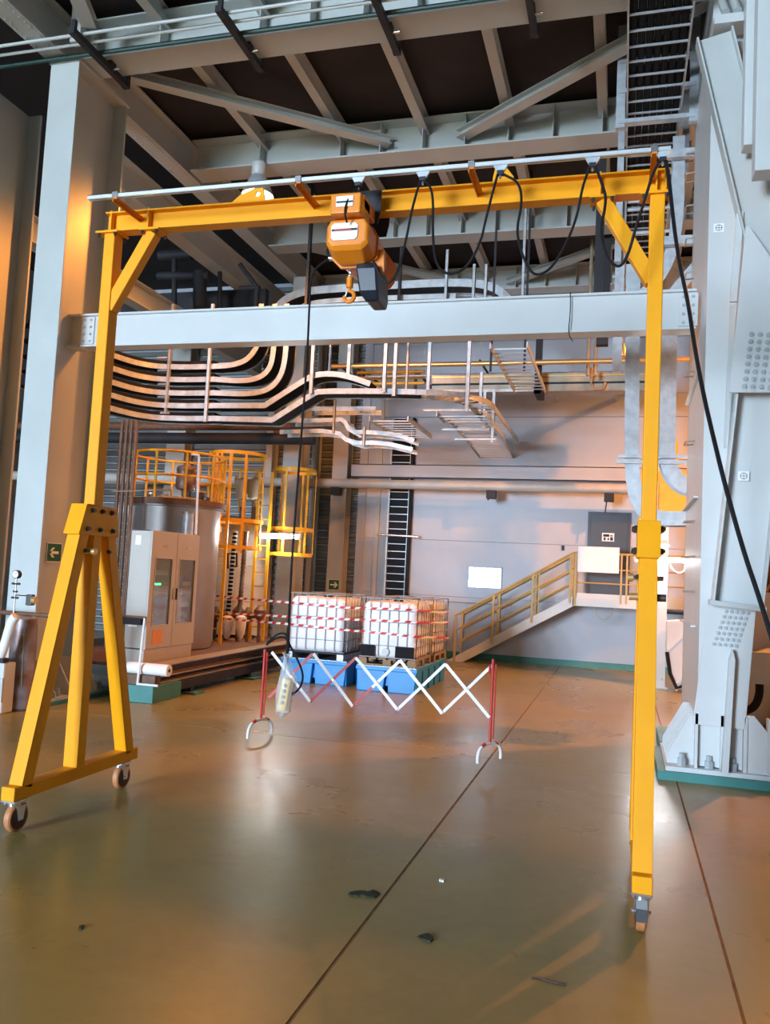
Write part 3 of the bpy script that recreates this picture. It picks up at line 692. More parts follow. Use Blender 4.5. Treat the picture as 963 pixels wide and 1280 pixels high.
# limit rod / plug on the side, chain, hook, bag
MB().tube(chaikin([(bx0+.01, 5.80, bzm+.03), (bx0-.06, 5.80, bzm+.02), (bx0-.075, 5.80, bzm+.09), (bx0-.02, 5.80, bzm+.14)]), .009, 7).build('lead_loop', 'black_rubber', ho)
MB().cyl((bx0-.05, 5.80, bzm+.01), (bx0+.01, 5.80, bzm-.005), .017, 10).build('cable_gland', 'bright_steel', ho)
hk = P(438, 345, y=5.80)
k0 = P(438, 345, y=5.80).z
lme = MB().tube([(.010*math.cos(2*math.pi*j/10), 0, .016*math.sin(2*math.pi*j/10)) for j in range(10)], .0035, 5, True).mesh('link'); lme.materials.append(MATS['bright_steel'])
zz = bz0; i = 0
while zz > k0:
    piece('chain_link', lme, 'bright_steel', ho, Matrix.Translation((hk.x, 5.80, zz)) @ Matrix.Rotation(math.pi/2*(i % 2), 4, 'Z')); zz -= .024; i += 1
kt = zz+.012; hb_ = P(438, 379, y=5.80).z
MB().cyl((hk.x, 5.80, kt-.085), (hk.x, 5.80, kt), .026, 14).build('hook_block', 'hoist_orange', ho, .004)
R_ = .040; cz = hb_+R_+.012
pts = [(hk.x, 5.80, kt-.08), (hk.x, 5.80, cz+R_+.01)]+[(hk.x+R_*math.sin(a_), 5.80, cz+R_*math.cos(a_)) for a_ in [math.radians(d) for d in range(0, 300, 20)]]
MB().tube(pts, [.012, .012]+[.013+.004*math.sin(math.pi*i/14) for i in range(14)]+[.009], 8).build('hook', 'hoist_orange', ho)
MB().bar((hk.x-.02, 5.80, cz+R_*.9), (hk.x-.032, 5.80, cz-.01), .008, .012, (0, 1, 0)).build('safety_latch', 'bright_steel', ho)
bt0, bt1 = P(447, 330, y=5.72), P(474, 374, y=5.72)
m = MB(); lays = []
for (xa, xb, ya, yb_, zz) in ((bt0.x-.005, bt1.x-.03, 5.70, 5.98, bt0.z), (bt0.x, bt1.x-.02, 5.68, 5.99, bt0.z-.05), (bt0.x+.03, bt1.x-.005, 5.69, 5.99, bt1.z+.06), (bt0.x+.07, bt1.x-.01, 5.74, 5.97, bt1.z-.005)):
    lays.append([(xa, ya, zz), (xb, ya, zz), (xb, yb_, zz), (xa, yb_, zz)])
vs = [p for l in lays for p in l]; fs = [(0, 1, 2, 3), (15, 14, 13, 12)]
for k in range(3):
    for j in range(4): fs.append((k*4+j, k*4+4+j, k*4+4+(j+1) % 4, k*4+(j+1) % 4))
m.add(vs, fs).build('chain_bag', 'black_plastic', ho, .015)
MB().bar((bt1.x-.03, 5.80, bt0.z+.12), (bt1.x-.02, 5.80, bt0.z-.05), .06, .05, (0, 1, 0)).build('chain_guide', 'hoist_orange', ho)
# pendant
PX = -2.385; PY = 5.88
pz = P(362, 822, y=PY).z
cable('pendant_cable', 'thin black control cable hanging from the hoist to the bagged pendant', [(bx0-.03, 5.80, bzm+.02), (PX+.02, PY, bzm-.05)]+[P(px, py, y=PY) for px, py in ((387, 380), (384, 450), (378, 530), (371, 620), (365, 700), (362, 760), (361, 800))]+[(PX, PY, pz-.04)], .0085)
pd = thing('pendant_control', 'yellow pendant control wrapped in a clear plastic bag', 'control', (PX, PY, .9))
pb = P(355, 893, y=PY).z
top, bot = P(360, 848, y=PY), P(353, 888, y=PY)
ax = (bot-top).normalized()
MB().bar(top, bot, .075, .06, (0, 1, 0)).build('handset', 'pendant_yellow', pd, .012)
for k in range(4):
    q = top.lerp(bot, .2+.18*k); MB().cyl(q+V((0, -.045, 0)), q+V((0, -.02, 0)), .013, 10).build('button', 'black_plastic', pd)
nk = V((PX+.005, PY, pz)); bt = bot+ax*.045
m = MB(); path = [nk+V((0, 0, .03)), nk, nk.lerp(top, .35), nk.lerp(top, .75), top, top.lerp(bot, .5), bot, bt]
m.tube(path, [.03, .012, .035, .05, .062, .068, .062, .02], 14)
rnd = random.Random(3); m.v = [(x+rnd.uniform(-.009, .009), y+rnd.uniform(-.012, .012), z+rnd.uniform(-.006, .006)) for x, y, z in m.v]
m.build('plastic_bag', 'bag', pd)
cable('hose_loop', 'looped black cable slack around the pendant bag', pix([(333, 806), (345, 797), (358, 796), (362, 806), (370, 820), (378, 838), (379, 850), (374, 862), (365, 868)], PY+.03), .008)
cable('hose_loop', 'second strand of black slack hanging beside the bag neck', pix([(334, 803), (350, 790), (361, 794), (361, 815), (357, 835), (355, 848)], PY+.05), .007)

# ================================================================== EXPANDING BARRIER
BYB = 9.32
br = thing('expanding_barrier', 'red and white scissor barrier standing on two arched feet', 'barrier', (-2.65, BYB, 0))
def bpost(px_t, py_t, px_b, py_b, ends):
    tp, bt_ = P(px_t, py_t, y=BYB), P(px_b, py_b, y=BYB)
    xb = (tp.x+bt_.x)/2
    MB().cyl((xb, BYB, .20), (xb, BYB, tp.z), .016, 10).build('post', 'red_paint', br)
    MB().cyl((xb+.035, BYB, .26), (xb+.035, BYB, tp.z-.05), .008, 8).build('guide_rod', 'red_paint', br)
    e0, e1 = [P(*e, z=.02) for e in ends]
    d = V((e1.x-e0.x, e1.y-e0.y, 0)); c = V((xb, BYB, 0)); hd = d*.5
    arc = [c-hd*1.0+V((0, 0, .018)), c-hd*1.02+V((0, 0, .09)), c-hd*.85+V((0, 0, .17)), c-hd*.35+V((0, 0, .205)), c+V((0, 0, .21)), c+hd*.35+V((0, 0, .205)), c+hd*.85+V((0, 0, .17)), c+hd*1.02+V((0, 0, .09)), c+hd+V((0, 0, .018))]
    MB().tube(chaikin(arc, 2), .018, 10).build('arched_foot', 'white_paint', br)
    for s in (-1, 1):
        for f in (.35,):
            a_ = c+hd*s*.55+V((0, 0, .196)); MB().tube([a_-hd*.12*s+V((0, 0, .012)), a_, a_+hd*.14*s-V((0, 0, .010))], .0195, 10).build('red_band', 'red_paint', br)
    return xb, tp.z
xl_, zl_ = bpost(335, 812, 322, 905, ((313, 926), (343, 919)))
xr_, zr_ = bpost(617, 824, 612, 938, ((600, 957), (629, 951)))
wb_ = [((340, 815), (388, 877)), ((392, 817), (441, 883)), ((445, 822), (497, 887)), ((500, 825), (553, 892)), ((557, 830), (612, 897))]
rb_ = [((336, 872), (390, 818)), ((388, 877), (445, 822)), ((441, 883), (500, 826)), ((497, 887), (557, 830)), ((553, 891), (615, 832))]
for i, (a_, b_) in enumerate(rb_):
    p, q = P(*a_, y=BYB+.012), P(*b_, y=BYB+.012)
    if i < 2: MB().bar(p, q, .032, .010, (0, 1, 0)).build('scissor_bar', 'red_paint', br)
    elif i == 2:
        o = MB().bar(p, p.lerp(q, .42), .032, .010, (0, 1, 0)).build('scissor_bar', 'red_paint', br)
        MB().bar(p.lerp(q, .42), q, .032, .010, (0, 1, 0)).build('bar_end', 'white_paint', o)
    else:
        o = MB().bar(p, q, .032, .010, (0, 1, 0)).build('scissor_bar', 'white_paint', br)
for a_, b_ in wb_:
    p, q = P(*a_, y=BYB-.012), P(*b_, y=BYB-.012)
    MB().bar(p, q, .034, .010, (0, 1, 0)).build('scissor_bar', 'white_paint', br)
    bolt(br, p.lerp(q, .5)+V((0, -.005, 0)), (0, -1, 0), .010, .008, 'bright_steel', 'rivet')
MB().cyl((xr_-.035, BYB, zr_-.16), (xr_-.035, BYB, zr_-.06), .012, 8).build('slider', 'red_paint', br)
MB().cyl((xl_+.035, BYB, zl_-.12), (xl_+.035, BYB, zl_-.03), .012, 8).build('slider', 'red_paint', br)

# ================================================================== SPILL PALLETS AND CONTAINERS
def spill(x0, x1, y0, y1, ht, label):
    t = thing('spill_pallet', label, 'spill pallet', ((x0+x1)/2, (y0+y1)/2, 0))
    m = MB(); m.box(x0, x1, y0, y1, ht-.075, ht-.012); m.build('rim', 'spill_blue', t, .01)
    n = 3 if x1-x0 < 1.3 else 4
    # corrugated tub walls: bulges with recesses between
    tub = MB(); tub.box(x0+.10, x1-.10, y0+.10, y1-.10, .10, ht-.07); tub.build('tub', 'spill_blue', t)
    wdt = (x1-x0)/2
    for k in range(2):
        a_, b_ = x0+k*wdt+.015, x0+(k+1)*wdt-.015
        MB().prism([(a_+.03, 0.0), (b_-.03, 0.0), (b_, ht-.07), (a_, ht-.07)], 'y', y0+.015, y0+.18).build('bulge', 'spill_blue', t, .012)
    ny = max(3, int((y1-y0)/.42)); dy = (y1-y0)/ny
    for k in range(ny):
        a_, b_ = y0+k*dy+.04, y0+(k+1)*dy-.05
        for xs in (x0, x1-.15):
            MB().prism([(a_+.02, 0.0), (b_-.02, 0.0), (b_, ht-.07), (a_, ht-.07)], 'x', xs+.012, xs+.138).build('bulge', 'spill_blue', t, .012)
    # grating
    g = MB()
    for k in range(int((x1-x0)/.06)): g.box(x0+.03+k*.06, x0+.036+k*.06, y0+.02, y1-.02, ht-.03, ht)
    for yy in (y0+.02, (y0+y1)/2, y1-.03): g.box(x0+.02, x1-.02, yy, yy+.01, ht-.03, ht)
    g.build('grating', 'galvanised', t)
    return t
SP1 = (-4.32, -3.24, 13.82, 16.25); SP0 = (-5.80, -4.55, 14.05, 15.6); SH = .43
spill(*SP1, SH, 'blue plastic spill pallet under the container pair with long ribbed side')
spill(*SP0, SH, 'blue plastic spill pallet under the single container beside the skid')
def ibc(x0, y0, z0, label, sx=1.0, sy=1.15, wood=True, rot=0):
    zc_ = z0+.14; H_ = 1.00
    t = thing('ibc_container', label, 'container', (x0+sx/2, y0+sy/2, z0))
    if wood:
        for k in range(3):
            for j in range(3):
                boxpiece('pallet_block', x0+k*(sx-.14)/2, x0+k*(sx-.14)/2+.14, y0+j*(sy-.14)/2, y0+j*(sy-.14)/2+.14, z0+.02, z0+.10, 'wood', t)
        for j in range(3): boxpiece('pallet_board', x0, x0+sx, y0+j*(sy-.12)/2, y0+j*(sy-.12)/2+.12, z0, z0+.022, 'wood', t)
        for k in range(6): boxpiece('deck_board', x0+k*(sx-.13)/5, x0+k*(sx-.13)/5+.13, y0, y0+sy, z0+.098, z0+.122, 'wood', t)
    else:
        for k in range(3): boxpiece('skid_foot', x0+k*(sx-.12)/2, x0+k*(sx-.12)/2+.12, y0, y0+sy, z0, z0+.10, 'black_plastic' if k == 1 else 'galvanised', t)
        boxpiece('skid_deck', x0, x0+sx, y0, y0+sy, z0+.098, z0+.122, 'dark_steel', t)
    b_ = MB().box(x0+.03, x0+sx-.03, y0+.03, y0+sy-.03, zc_-.02, zc_+H_-.06).build('bottle', 'ibc_white', t, .09)
    b_.modifiers['bevel'].segments = 5
    for p in b_.data.polygons: p.use_smooth = True
    MB().lathe([(.075, 0), (.085, .01), (.085, .05), (.06, .06)], (x0+sx/2, y0+sy/2, zc_+H_-.07), 20).build('filler_cap', 'black_plastic', b_)
    g = MB(); r = .0085
    xs = [x0+sx*k/6 for k in range(7)]; ys = [y0+sy*k/7 for k in range(8)]; zl = [zc_+.0, zc_+.20, zc_+.40, zc_+.60, zc_+.80, zc_+H_]
    for z in zl:
        g.bar((x0, y0, z), (x0+sx, y0, z), .013, .013); g.bar((x0, y0+sy, z), (x0+sx, y0+sy, z), .013, .013)
        g.bar((x0, y0, z), (x0, y0+sy, z), .013, .013); g.bar((x0+sx, y0, z), (x0+sx, y0+sy, z), .013, .013)
    for x in xs:
        for y in (y0, y0+sy): g.bar((x, y, zc_), (x, y, zc_+H_), .011, .011)
    for y in ys:
        for x in (x0, x0+sx): g.bar((x, y, zc_), (x, y, zc_+H_), .011, .011)
    g.bar((x0+sx*.3, y0, zc_+H_), (x0+sx*.3, y0+sy, zc_+H_), .04, .02); g.bar((x0+sx*.7, y0, zc_+H_), (x0+sx*.7, y0+sy, zc_+H_), .04, .02)
    g.build('cage', 'cage_grey', t)
    return t, zc_
ibc(-5.74, 14.15, SH, 'white caged container standing alone next to the yellow ladders', 1.08, 1.2, wood=False)
t2, zc2 = ibc(-4.30, 13.92, SH, 'white caged container on a wooden pallet with two black corner panels', 1.0, 1.2)
MB().box(-4.28, -4.02, 13.905, 13.918, zc2+.01, zc2+.20).build('corner_panel', 'matte_black', t2)
MB().box(-3.66, -3.33, 13.905, 13.918, zc2+.01, zc2+.20).build('corner_panel', 'matte_black', t2)
q = MB().cyl((-3.83, 13.90, zc2+.10), (-3.83, 14.0, zc2+.10), .06, 18).build('outlet_valve', 'grey_steel', t2)
ibc(-4.28, 15.16, SH, 'white caged container half hidden behind the one with black panels', 1.03, 1.08)

# barrier tape strung in front of the containers
def tape(pts, label):
    m = MB(); pts = chaikin(pts, 2); vs = []; fs = []
    for i, p in enumerate(pts):
        k = .019; tw = .006*math.sin(i*.9)
        vs += [p+V((0, tw, -k)), p+V((0, -tw, k))]
    for i in range(len(pts)-1): fs.append((2*i, 2*i+2, 2*i+3, 2*i+1))
    m.add(vs, fs); o = m.build('barrier_tape', 'hazard_tape'); tag(o, label, 'tape')
    so = o.modifiers.new('solid', 'SOLIDIFY'); so.thickness = .002
    return o
def tpts(rows): return [P(px, py, y=yy) for px, py, yy in rows]
tape(tpts([(262, 744, 15.3), (310, 749, 14.7), (362, 753, 14.0), (434, 760, 14.08), (452, 760, 13.85), (512, 762, 13.86)])+[V((-3.28, 13.87, P(514, 763, y=13.87).z)), V((-3.26, 14.2, P(517, 763, y=14.2).z)), P(561, 766, y=16.0)], 'topmost red and white barrier tape across the containers')
tape(tpts([(262, 766, 15.3), (310, 768, 14.7), (362, 771, 14.0), (434, 774, 14.08), (452, 775, 13.85), (512, 777, 13.86)])+[V((-3.28, 13.87, P(514, 778, y=13.87).z)), V((-3.26, 14.2, P(517, 777, y=14.2).z)), P(561, 778, y=16.0)], 'middle red and white barrier tape across the containers')
tape(tpts([(262, 772, 15.3), (310, 776, 14.7), (362, 780, 14.0), (434, 788, 14.08), (452, 789, 13.85), (512, 795, 13.86)])+[V((-3.28, 13.87, P(514, 796, y=13.87).z)), V((-3.26, 14.2, P(517, 796, y=14.2).z)), P(561, 797, y=16.0)], 'lowest red and white barrier tape across the containers')

# ================================================================== STAIR TO THE DOOR
YS0, YS1 = 19.88, 20.66
stt = thing('access_stair', 'cream steel stair with landing and yellow handrails at the back wall', 'stair', (-1.8, 20.3, 0))
sf = P(567, 828, y=YS0); s_t = P(716, 750, y=YS0); le = 1.7
LX = s_t.x
for yy in (YS0, YS1):
    a_, b_ = V((sf.x+.05, yy, .02)), V((LX, yy, LZ-.09))
    n_ = (b_-a_).normalized(); up_ = V((-n_.z, 0, n_.x))
    MB().prism([(a_.x-.22, 0), (a_.x+.18, 0), (LX+.04, LZ-.20), (LX+.04, LZ), (LX-.04, LZ)], 'y', yy-.02, yy+.02).build('stringer', 'white_steel' if yy == YS0 else 'grey_steel', stt, .004)
    MB().box(LX, le, yy-.02, yy+.02, LZ-.20, LZ).build('landing_beam', 'white_steel', stt, .004)
MB().box(LX, le, YS0+.02, YW-.02, LZ-.03, LZ).build('landing_deck', 'grey_steel', stt)
MB().box(LX+.05, le, YS0-.01, YS0+.01, LZ, LZ+.10).build('toe_board', 'white_steel', stt)
ntr = 9
for k in range(ntr):
    u = (k+.6)/ntr; x = lerp(sf.x-.05, LX, u); z = lerp(.02, LZ-.02, u)
    boxpiece('tread', x-.02, x+.24, YS0+.02, YS1-.02, z-.03, z, 'galvanised', stt)
for x in (1.5,): MB().box(x-.05, x+.05, YS1-.06, YS1+.04, 0, LZ-.15).build('landing_leg', 'grey_steel', stt)
HR = 1.02
def slope_z(x): return LZ*(x-(sf.x-.1))/(LX-(sf.x-.1))
postx = [sf.x+.02, sf.x+.9, sf.x+1.8, sf.x+2.65, LX+.05]
for yy, nm in ((YS0-.02, 0), (YS1+.02, 1)):
    xs_ = postx if nm == 0 else postx[:-1]+[LX]
    for i, x in enumerate(xs_):
        zb = slope_z(x) if x < LX else LZ-.1
        ztp = (slope_z(x) if x < LX else LZ)+HR
        barpiece('handrail_post', (x, yy, zb-.10), (x, yy, ztp), .05, .05, 'stair_yellow', stt, (0, 1, 0))
        if nm == 0 and 0 < i < 4: barpiece('handrail_post', (x+.14, yy+.02, zb-.04), (x+.14, yy+.02, ztp+.06), .03, .03, 'stair_yellow', stt, (0, 1, 0))
    xs0 = sf.x-.02
    for hh, r_ in ((HR, .026), (.66, .018), (.34, .018)):
        MB().tube([(xs0, yy, slope_z(xs0)+hh), (LX, yy, LZ+hh)], r_, 8).build('handrail_bar', 'stair_yellow', stt)
    if nm == 0:
        for hh, r_ in ((HR, .026), (.66, .016), (.34, .016)):
            MB().tube([(LX, yy, LZ+hh), (le, yy, LZ+hh)], r_, 8).build('handrail_bar', 'stair_yellow', stt)
for px in (777, 784):
    c = P(px, 720, y=YS0-.02); barpiece('handrail_post', (c.x, YS0-.02, LZ-.1), (c.x, YS0-.02, LZ+HR), .04, .04, 'stair_yellow', stt, (0, 1, 0))
MB().tube(chaikin([P(742, 757, y=YS0+.1), P(748, 772, y=YS0+.1), P(756, 776, y=YS0+.1), P(766, 768, y=YS0+.1), P(768, 757, y=YS0+.1)], 3), .012, 6).build('chain_loop', 'tarnished', stt)
a, b = P(723, 682.5, y=YS0-.06), P(774, 717, y=YS0-.06)
tag(MB().box(a.x, b.x, YS0-.066, YS0-.05, b.z, a.z).build('blank_board', 'white_plate', None, .003), 'blank white board fixed to the landing handrail', 'board')
a, b = P(587, 709, y=YW), P(626, 735.5, y=YW)
t = tag(MB().box(a.x, b.x, YW-.02, YW-.004, b.z, a.z).build('foil_panel', 'chrome_window'), 'small shiny crinkled foil panel on the back wall', 'panel')
for e in ((a.x-.03, b.x+.03, a.z, a.z+.03), (a.x-.03, b.x+.03, b.z-.03, b.z), (a.x-.03, a.x, b.z, a.z), (b.x, b.x+.03, b.z, a.z)):
    MB().box(e[0], e[1], YW-.03, YW-.002, e[2], e[3]).build('panel_frame', 'wall_paint', t)
c = P(704, 685, y=YW)
tag(MB().box(c.x-.03, c.x+.03, YW-.04, YW, c.z-.06, c.z+.06).build('wall_socket', 'dark_steel'), 'tiny dark socket on the back wall above the stair', 'socket')
tag(MB().tube([P(560, 752, y=YW-.05), P(640, 757, y=YW-.05)], .012, 6).build('thin_pipe', 'tarnished'), 'thin dark pipe along the wall behind the stair', 'pipe')

# ---- wall girt, heat pipe with brackets, wall posts
a, b = P(440, 580, y=20.5), P(440, 599, y=20.5)
zga, zgb = (a.z+P(778, 584, y=20.5).z)/2, (b.z+P(778, 599, y=20.5).z)/2
gt = thing('wall_girt', 'pale horizontal wall rail above the long warm lit pipe', 'rail', (-1, 20.6, zgb))
MB().box(a.x, 6.7, 20.48, 20.50, zgb, zga).build('web', 'wall_paint', gt)
MB().box(a.x, 6.7, 20.48, YW, zga-.02, zga).build('flange', 'wall_paint', gt); MB().box(a.x, 6.7, 20.48, YW, zgb, zgb+.02).build('flange', 'wall_paint', gt)
pz_ = (P(344, 603, y=20.1).z+P(777, 610.6, y=20.1).z)/2
pp = thing('heat_pipe', 'long warm lit pipe running along the back wall', 'pipe', (-3, 20.1, pz_))
MB().cyl((-13, 20.1, pz_), (6.7, 20.1, pz_), .115, 20).build('pipe', 'pipe_lamp_tint', pp)
for px in (421, 615, 762):
    c = P(px, 615, y=20.15)
    MB().box(c.x-.11, c.x+.11, 20.0, 20.25, pz_-.30, pz_-.11).build('pipe_bracket', 'dark_steel', pp)
    if px != 421: MB().bar((c.x-.05, 20.1, pz_-.28), (c.x-.08, 20.1, pz_-.58 if px > 700 else pz_-.34), .03, .03).build('bracket_tail', 'dark_steel', pp)
def wallpost(pxl, pxr, py, y, depth, label, m):
    xa, xb = P(pxl, py, y=y).x, P(pxr, py, y=y).x
    t = thing('wall_post', label, 'post', ((xa+xb)/2, y, 0))
    MB().box(xa, xb, y, y+.02, 0, 9.1).build('flange', m, t, .003); MB().box(xa, xb, y+depth-.02, y+depth, 0, 9.1).build('flange', m, t)
    MB().box((xa+xb)/2-.01, (xa+xb)/2+.01, y+.02, y+depth-.02, 0, 9.1).build('web', m, t)
    MB().box(xa-.05, xb+.05, y-.05, y+depth+.02, 0, .03).build('foot_plate', m, t)
    return t, xa, xb
wallpost(412.5, 431.5, 640, 20.30, .42, 'pale wall post carrying the green arrow sign', 'post_paint')
wallpost(350, 369, 640, 18.6, .75, 'warm lit wall post behind the tube lamp', 'post_paint')
wallpost(328, 336, 640, 20.3, .42, 'narrow wall post behind the yellow ladder', 'post_paint')
wallpost(386, 392, 640, 20.35, .38, 'slim post standing between ribbed cladding bays', 'post_paint')
wallpost(205, 228, 600, 20.3, .42, 'hidden wall post behind the brown tank', 'post_paint')
# free-standing warm post with fluorescent lamp
WPY = 17.75
t, wxa, wxb = wallpost(810.5, 833, 800, WPY, .45, 'warm lit post with tube lamp and small red sign', 'pale_lamp_tint')
MB().box(wxa-.02, wxb+.02, WPY-.03, WPY, P(820, 681, y=WPY).z-.02, P(820, 681, y=WPY).z+.02).build('collar', 'white_steel', t)
for px, py in ((814, 849), (828, 849)): c = P(px, py, y=WPY); bolt(t, (c.x, WPY, c.z), (0, -1, 0), .025, .02, 'pale_bolt')
a, b = P(794, 746.5, y=WPY-.01), P(803, 757.5, y=WPY-.01)
t = tag(MB().box(wxa, wxa+.13, WPY-.015, WPY-.003, b.z, a.z).build('fire_sign', 'red_sign'), 'small red and white sign on the warm lit post', 'sign')
MB().box(wxa+.02, wxa+.10, WPY-.018, WPY-.014, b.z+.03, a.z-.03).build('pictogram', 'white_plate', t)
MB().box(wxa+.045, wxa+.085, WPY-.02, WPY-.017, b.z+.05, a.z-.06).build('pictogram', 'red_sign', t)
def tubelamp(p, q, label, drop=None):
    p, q = V(p), V(q)
    t = thing('tube_lamp', label, 'lamp', (p+q)/2)
    MB().bar(p+V((0, .06, .03)), q+V((0, .06, .03)), .09, .05).build('batten', 'white_plate', t)
    MB().cyl(p, q, .042, 12).build('tube', 'tube_light', t)
    for e in (p, q): MB().cyl(e-V((.02, 0, 0)), e+V((.02, 0, 0)), .048, 12).build('end_cap', 'white_plate', t)
    return t
tubelamp(P(794, 699, y=WPY-.12), P(857, 701, y=WPY-.12), 'bright white tube lamp mounted across the warm lit post')
cable('lamp_lead', 'thin white lead drooping under the tube lamp on the warm lit post', pix([(838, 706), (842, 713), (849, 717), (856, 714), (857, 704)], WPY-.1), .01, 'white_plate')
tubelamp(P(325, 670, y=16.0), P(375, 671, y=16.0), 'bright white tube lamp mounted on the yellow ladder platform')
# yellow box, duct and chute behind the cable trays
YB_ = 17.4
t = thing('yellow_housing', 'yellow housing behind the galvanised vertical trays', 'housing', (.9, YB_, 3.2))
a, b = P(801, 586, y=YB_), P(875, 650, y=YB_)
MB().box(a.x, b.x+.2, YB_+.3, YB_+.6, b.z, a.z).build('panel', 'safety_yellow', t, .01)
a, b = P(838, 549, y=YB_), P(849, 575, y=YB_); MB().box(a.x, b.x, YB_+.3, YB_+.5, b.z-.3, a.z).build('upright', 'safety_yellow', t, .01)
MB().cyl(P(800, 574, y=YB_+.35), P(875, 573, y=YB_+.35), .03, 8).build('rail', 'safety_yellow', t)
MB().box(P(806, 600, y=YB_).x, P(824, 600, y=YB_).x, YB_+.2, YB_+.28, P(806, 650, y=YB_).z, P(806, 600, y=YB_).z).build('upright', 'pale_lamp_tint', t)
t = thing('sloping_chute', 'warm lit sloping chute standing beside the warm lit post', 'chute', (1.1, 17.2, 0))
pA = [P(*p, y=17.3) for p in ((834, 776), (872, 774), (872, 825), (846, 867), (836, 838), (833, 810))]
MB().prism([(p.x, max(.0, p.z)) for p in pA], 'y', 17.28, 17.68).build('casing', 'pale_lamp_tint', t, .02)
MB().bar(P(836, 812, y=17.27), P(870, 780, y=17.27), .05, .05, (0, 1, 0)).build('rim', 'white_steel', t)
MB().bar(P(846, 854, y=17.27), P(870, 832, y=17.27), .05, .05, (0, 1, 0)).build('rim', 'white_steel', t)
MB().tube([P(834, 815, y=17.25), P(838, 842, y=17.25), P(846, 860, y=17.25), P(858, 856, y=17.25)], .035, 8).build('edge_seal', 'black_rubber', t)
a, b = P(835, 765, y=17.6), P(858, 765, y=17.6); tag(MB().cyl((a.x, 17.95, a.z), (3.5, 17.95, a.z), .05, 10).build('dark_pipe', 'dark_steel'), 'short dark horizontal pipe above the sloping chute', 'pipe')

# machinery behind the diagonal brace
t = thing('pump_casing', 'round warm lit pump casing behind the diagonal brace foot', 'pump', (2.1, 11.2, 0))
c = P(985, 872, y=10.9)
MB().lathe([(.10, -.05), (.52, -.05), (.59, 0), (.61, .30), (.59, .6), (.52, .66), (.10, .66)], (c.x, 10.9, .74), 40, 'y').build('casing', 'pale_lamp_tint', t)
MB().box(c.x-.55, c.x+.6, 10.9, 11.5, 0, .25).build('foot', 'grey_steel', t)
MB().bar(P(944, 930, y=10.75), P(975, 893, y=10.75), .09, .10, (0, 1, 0)).build('shaft_guard', 'rust_pipe', t)
MB().cyl((c.x, 10.6, .74), (c.x, 10.9, .74), .18, 20).build('hub_cover', 'white_steel', t)
MB().box(1.52, 4, 11.6, 11.7, 0, 2.0).build('rear_casing', 'pale_lamp_tint', t)
a, b = P(938, 815, y=10.3), P(958, 855, y=10.3)
t = thing('junction_box', 'pale grey junction box with a thick black hose', 'box', ((a.x+b.x)/2, 10.35, b.z))
MB().box(a.x, b.x, 10.3, 10.45, b.z, a.z).build('enclosure', 'pale_lamp_tint', t, .008); MB().box(a.x+.06, a.x+.14, 10.44, 10.98, b.z+.02, b.z+.10).build('bracket', 'grey_steel', t); MB().box(a.x-.006, b.x+.006, 10.285, 10.30, b.z-.006, a.z+.006).build('cover', 'grey_steel', t, .004)
MB().tube(chaikin([P(950, 855, y=10.38), P(950, 868, y=10.38), P(945, 882, y=10.38), P(936, 888, y=10.38), P(925, 889, y=10.5)], 3), .045, 12).build('hose', 'black_rubber', t)
t = thing('brown_platform', 'brown sloping steel channel behind the pale diagonal brace', 'channel', (2.3, 12, 2))
MB().bar(P(935, 790, y=12), P(1010, 690, y=12), .25, .30, (0, 1, 0)).build('channel', 'rust_pipe', t)
MB().box(P(945, 790, y=12.3).x, 4.2, 12.3, 12.4, P(945, 760, y=12.3).z, P(945, 690, y=12.3).z).build('cover', 'tarnished', t)
MB().box(P(950, 600, y=12.3).x, P(950, 600, y=12.3).x+.1, 12.2, 12.3, 0, P(945, 690, y=12.3).z).build('leg', 'rust_pipe', t)

# ================================================================== SIGNS
def arrow_sign(o, u, w, wd, ht, right, label, name='exit_sign'):
    o, u, w = V(o), V(u), V(w); n = u.cross(w).normalized()
    t = thing(name, label, 'sign', o)
    def q(a_, b_, d): return o+u*(a_*wd)+w*(b_*ht)+n*d
    def plate(nm, poly, d0, d1, m):
        k = len(poly); vs = [q(a_, b_, d0) for a_, b_ in poly]+[q(a_, b_, d1) for a_, b_ in poly]
        MB().add(vs, [tuple(range(k))[::-1], tuple(range(k, 2*k))]+[(i, (i+1) % k, (i+1) % k+k, i+k) for i in range(k)]).build(nm, m, t)
    plate('plate', [(-.5, -.5), (.5, -.5), (.5, .5), (-.5, .5)], 0, .008, 'green_sign')
    s = 1 if right else -1
    plate('arrow_shaft', [(-.33, -.07), (.28, -.07), (.28, .07), (-.33, .07)][::1], .008, .011, 'white_plate')
    for k in (1, -1):
        plate('arrow_head', [(s*.36, 0), (s*.20, 0), (s*-.02, k*.26), (s*.14, k*.26)][::s*k], .008, .011, 'white_plate')
    for e in ((-.5, .46, .5, .5), (-.5, -.5, .5, -.46), (-.5, -.5, -.465, .5), (.465, -.5, .5, .5)):
        plate('border', [(e[0], e[1]), (e[2], e[1]), (e[2], e[3]), (e[0], e[3])], .008, .010, 'white_plate')
a, b = P(58.5, 678, x=CX+.012), P(75.5, 703, x=CX+.012)
arrow_sign((CX+.014, (a.y+b.y)/2, (a.z+b.z)/2), (0, 1, 0), (0, 0, 1), abs(b.y-a.y), a.z-b.z, False, 'green exit sign with arrow on the column web')
a, b = P(411, 724, y=20.29), P(424, 738, y=20.29)
arrow_sign(((a.x+b.x)/2, 20.298, (a.z+b.z)/2), (1, 0, 0), (0, 0, 1), b.x-a.x, a.z-b.z, True, 'green arrow sign on the pale wall post')

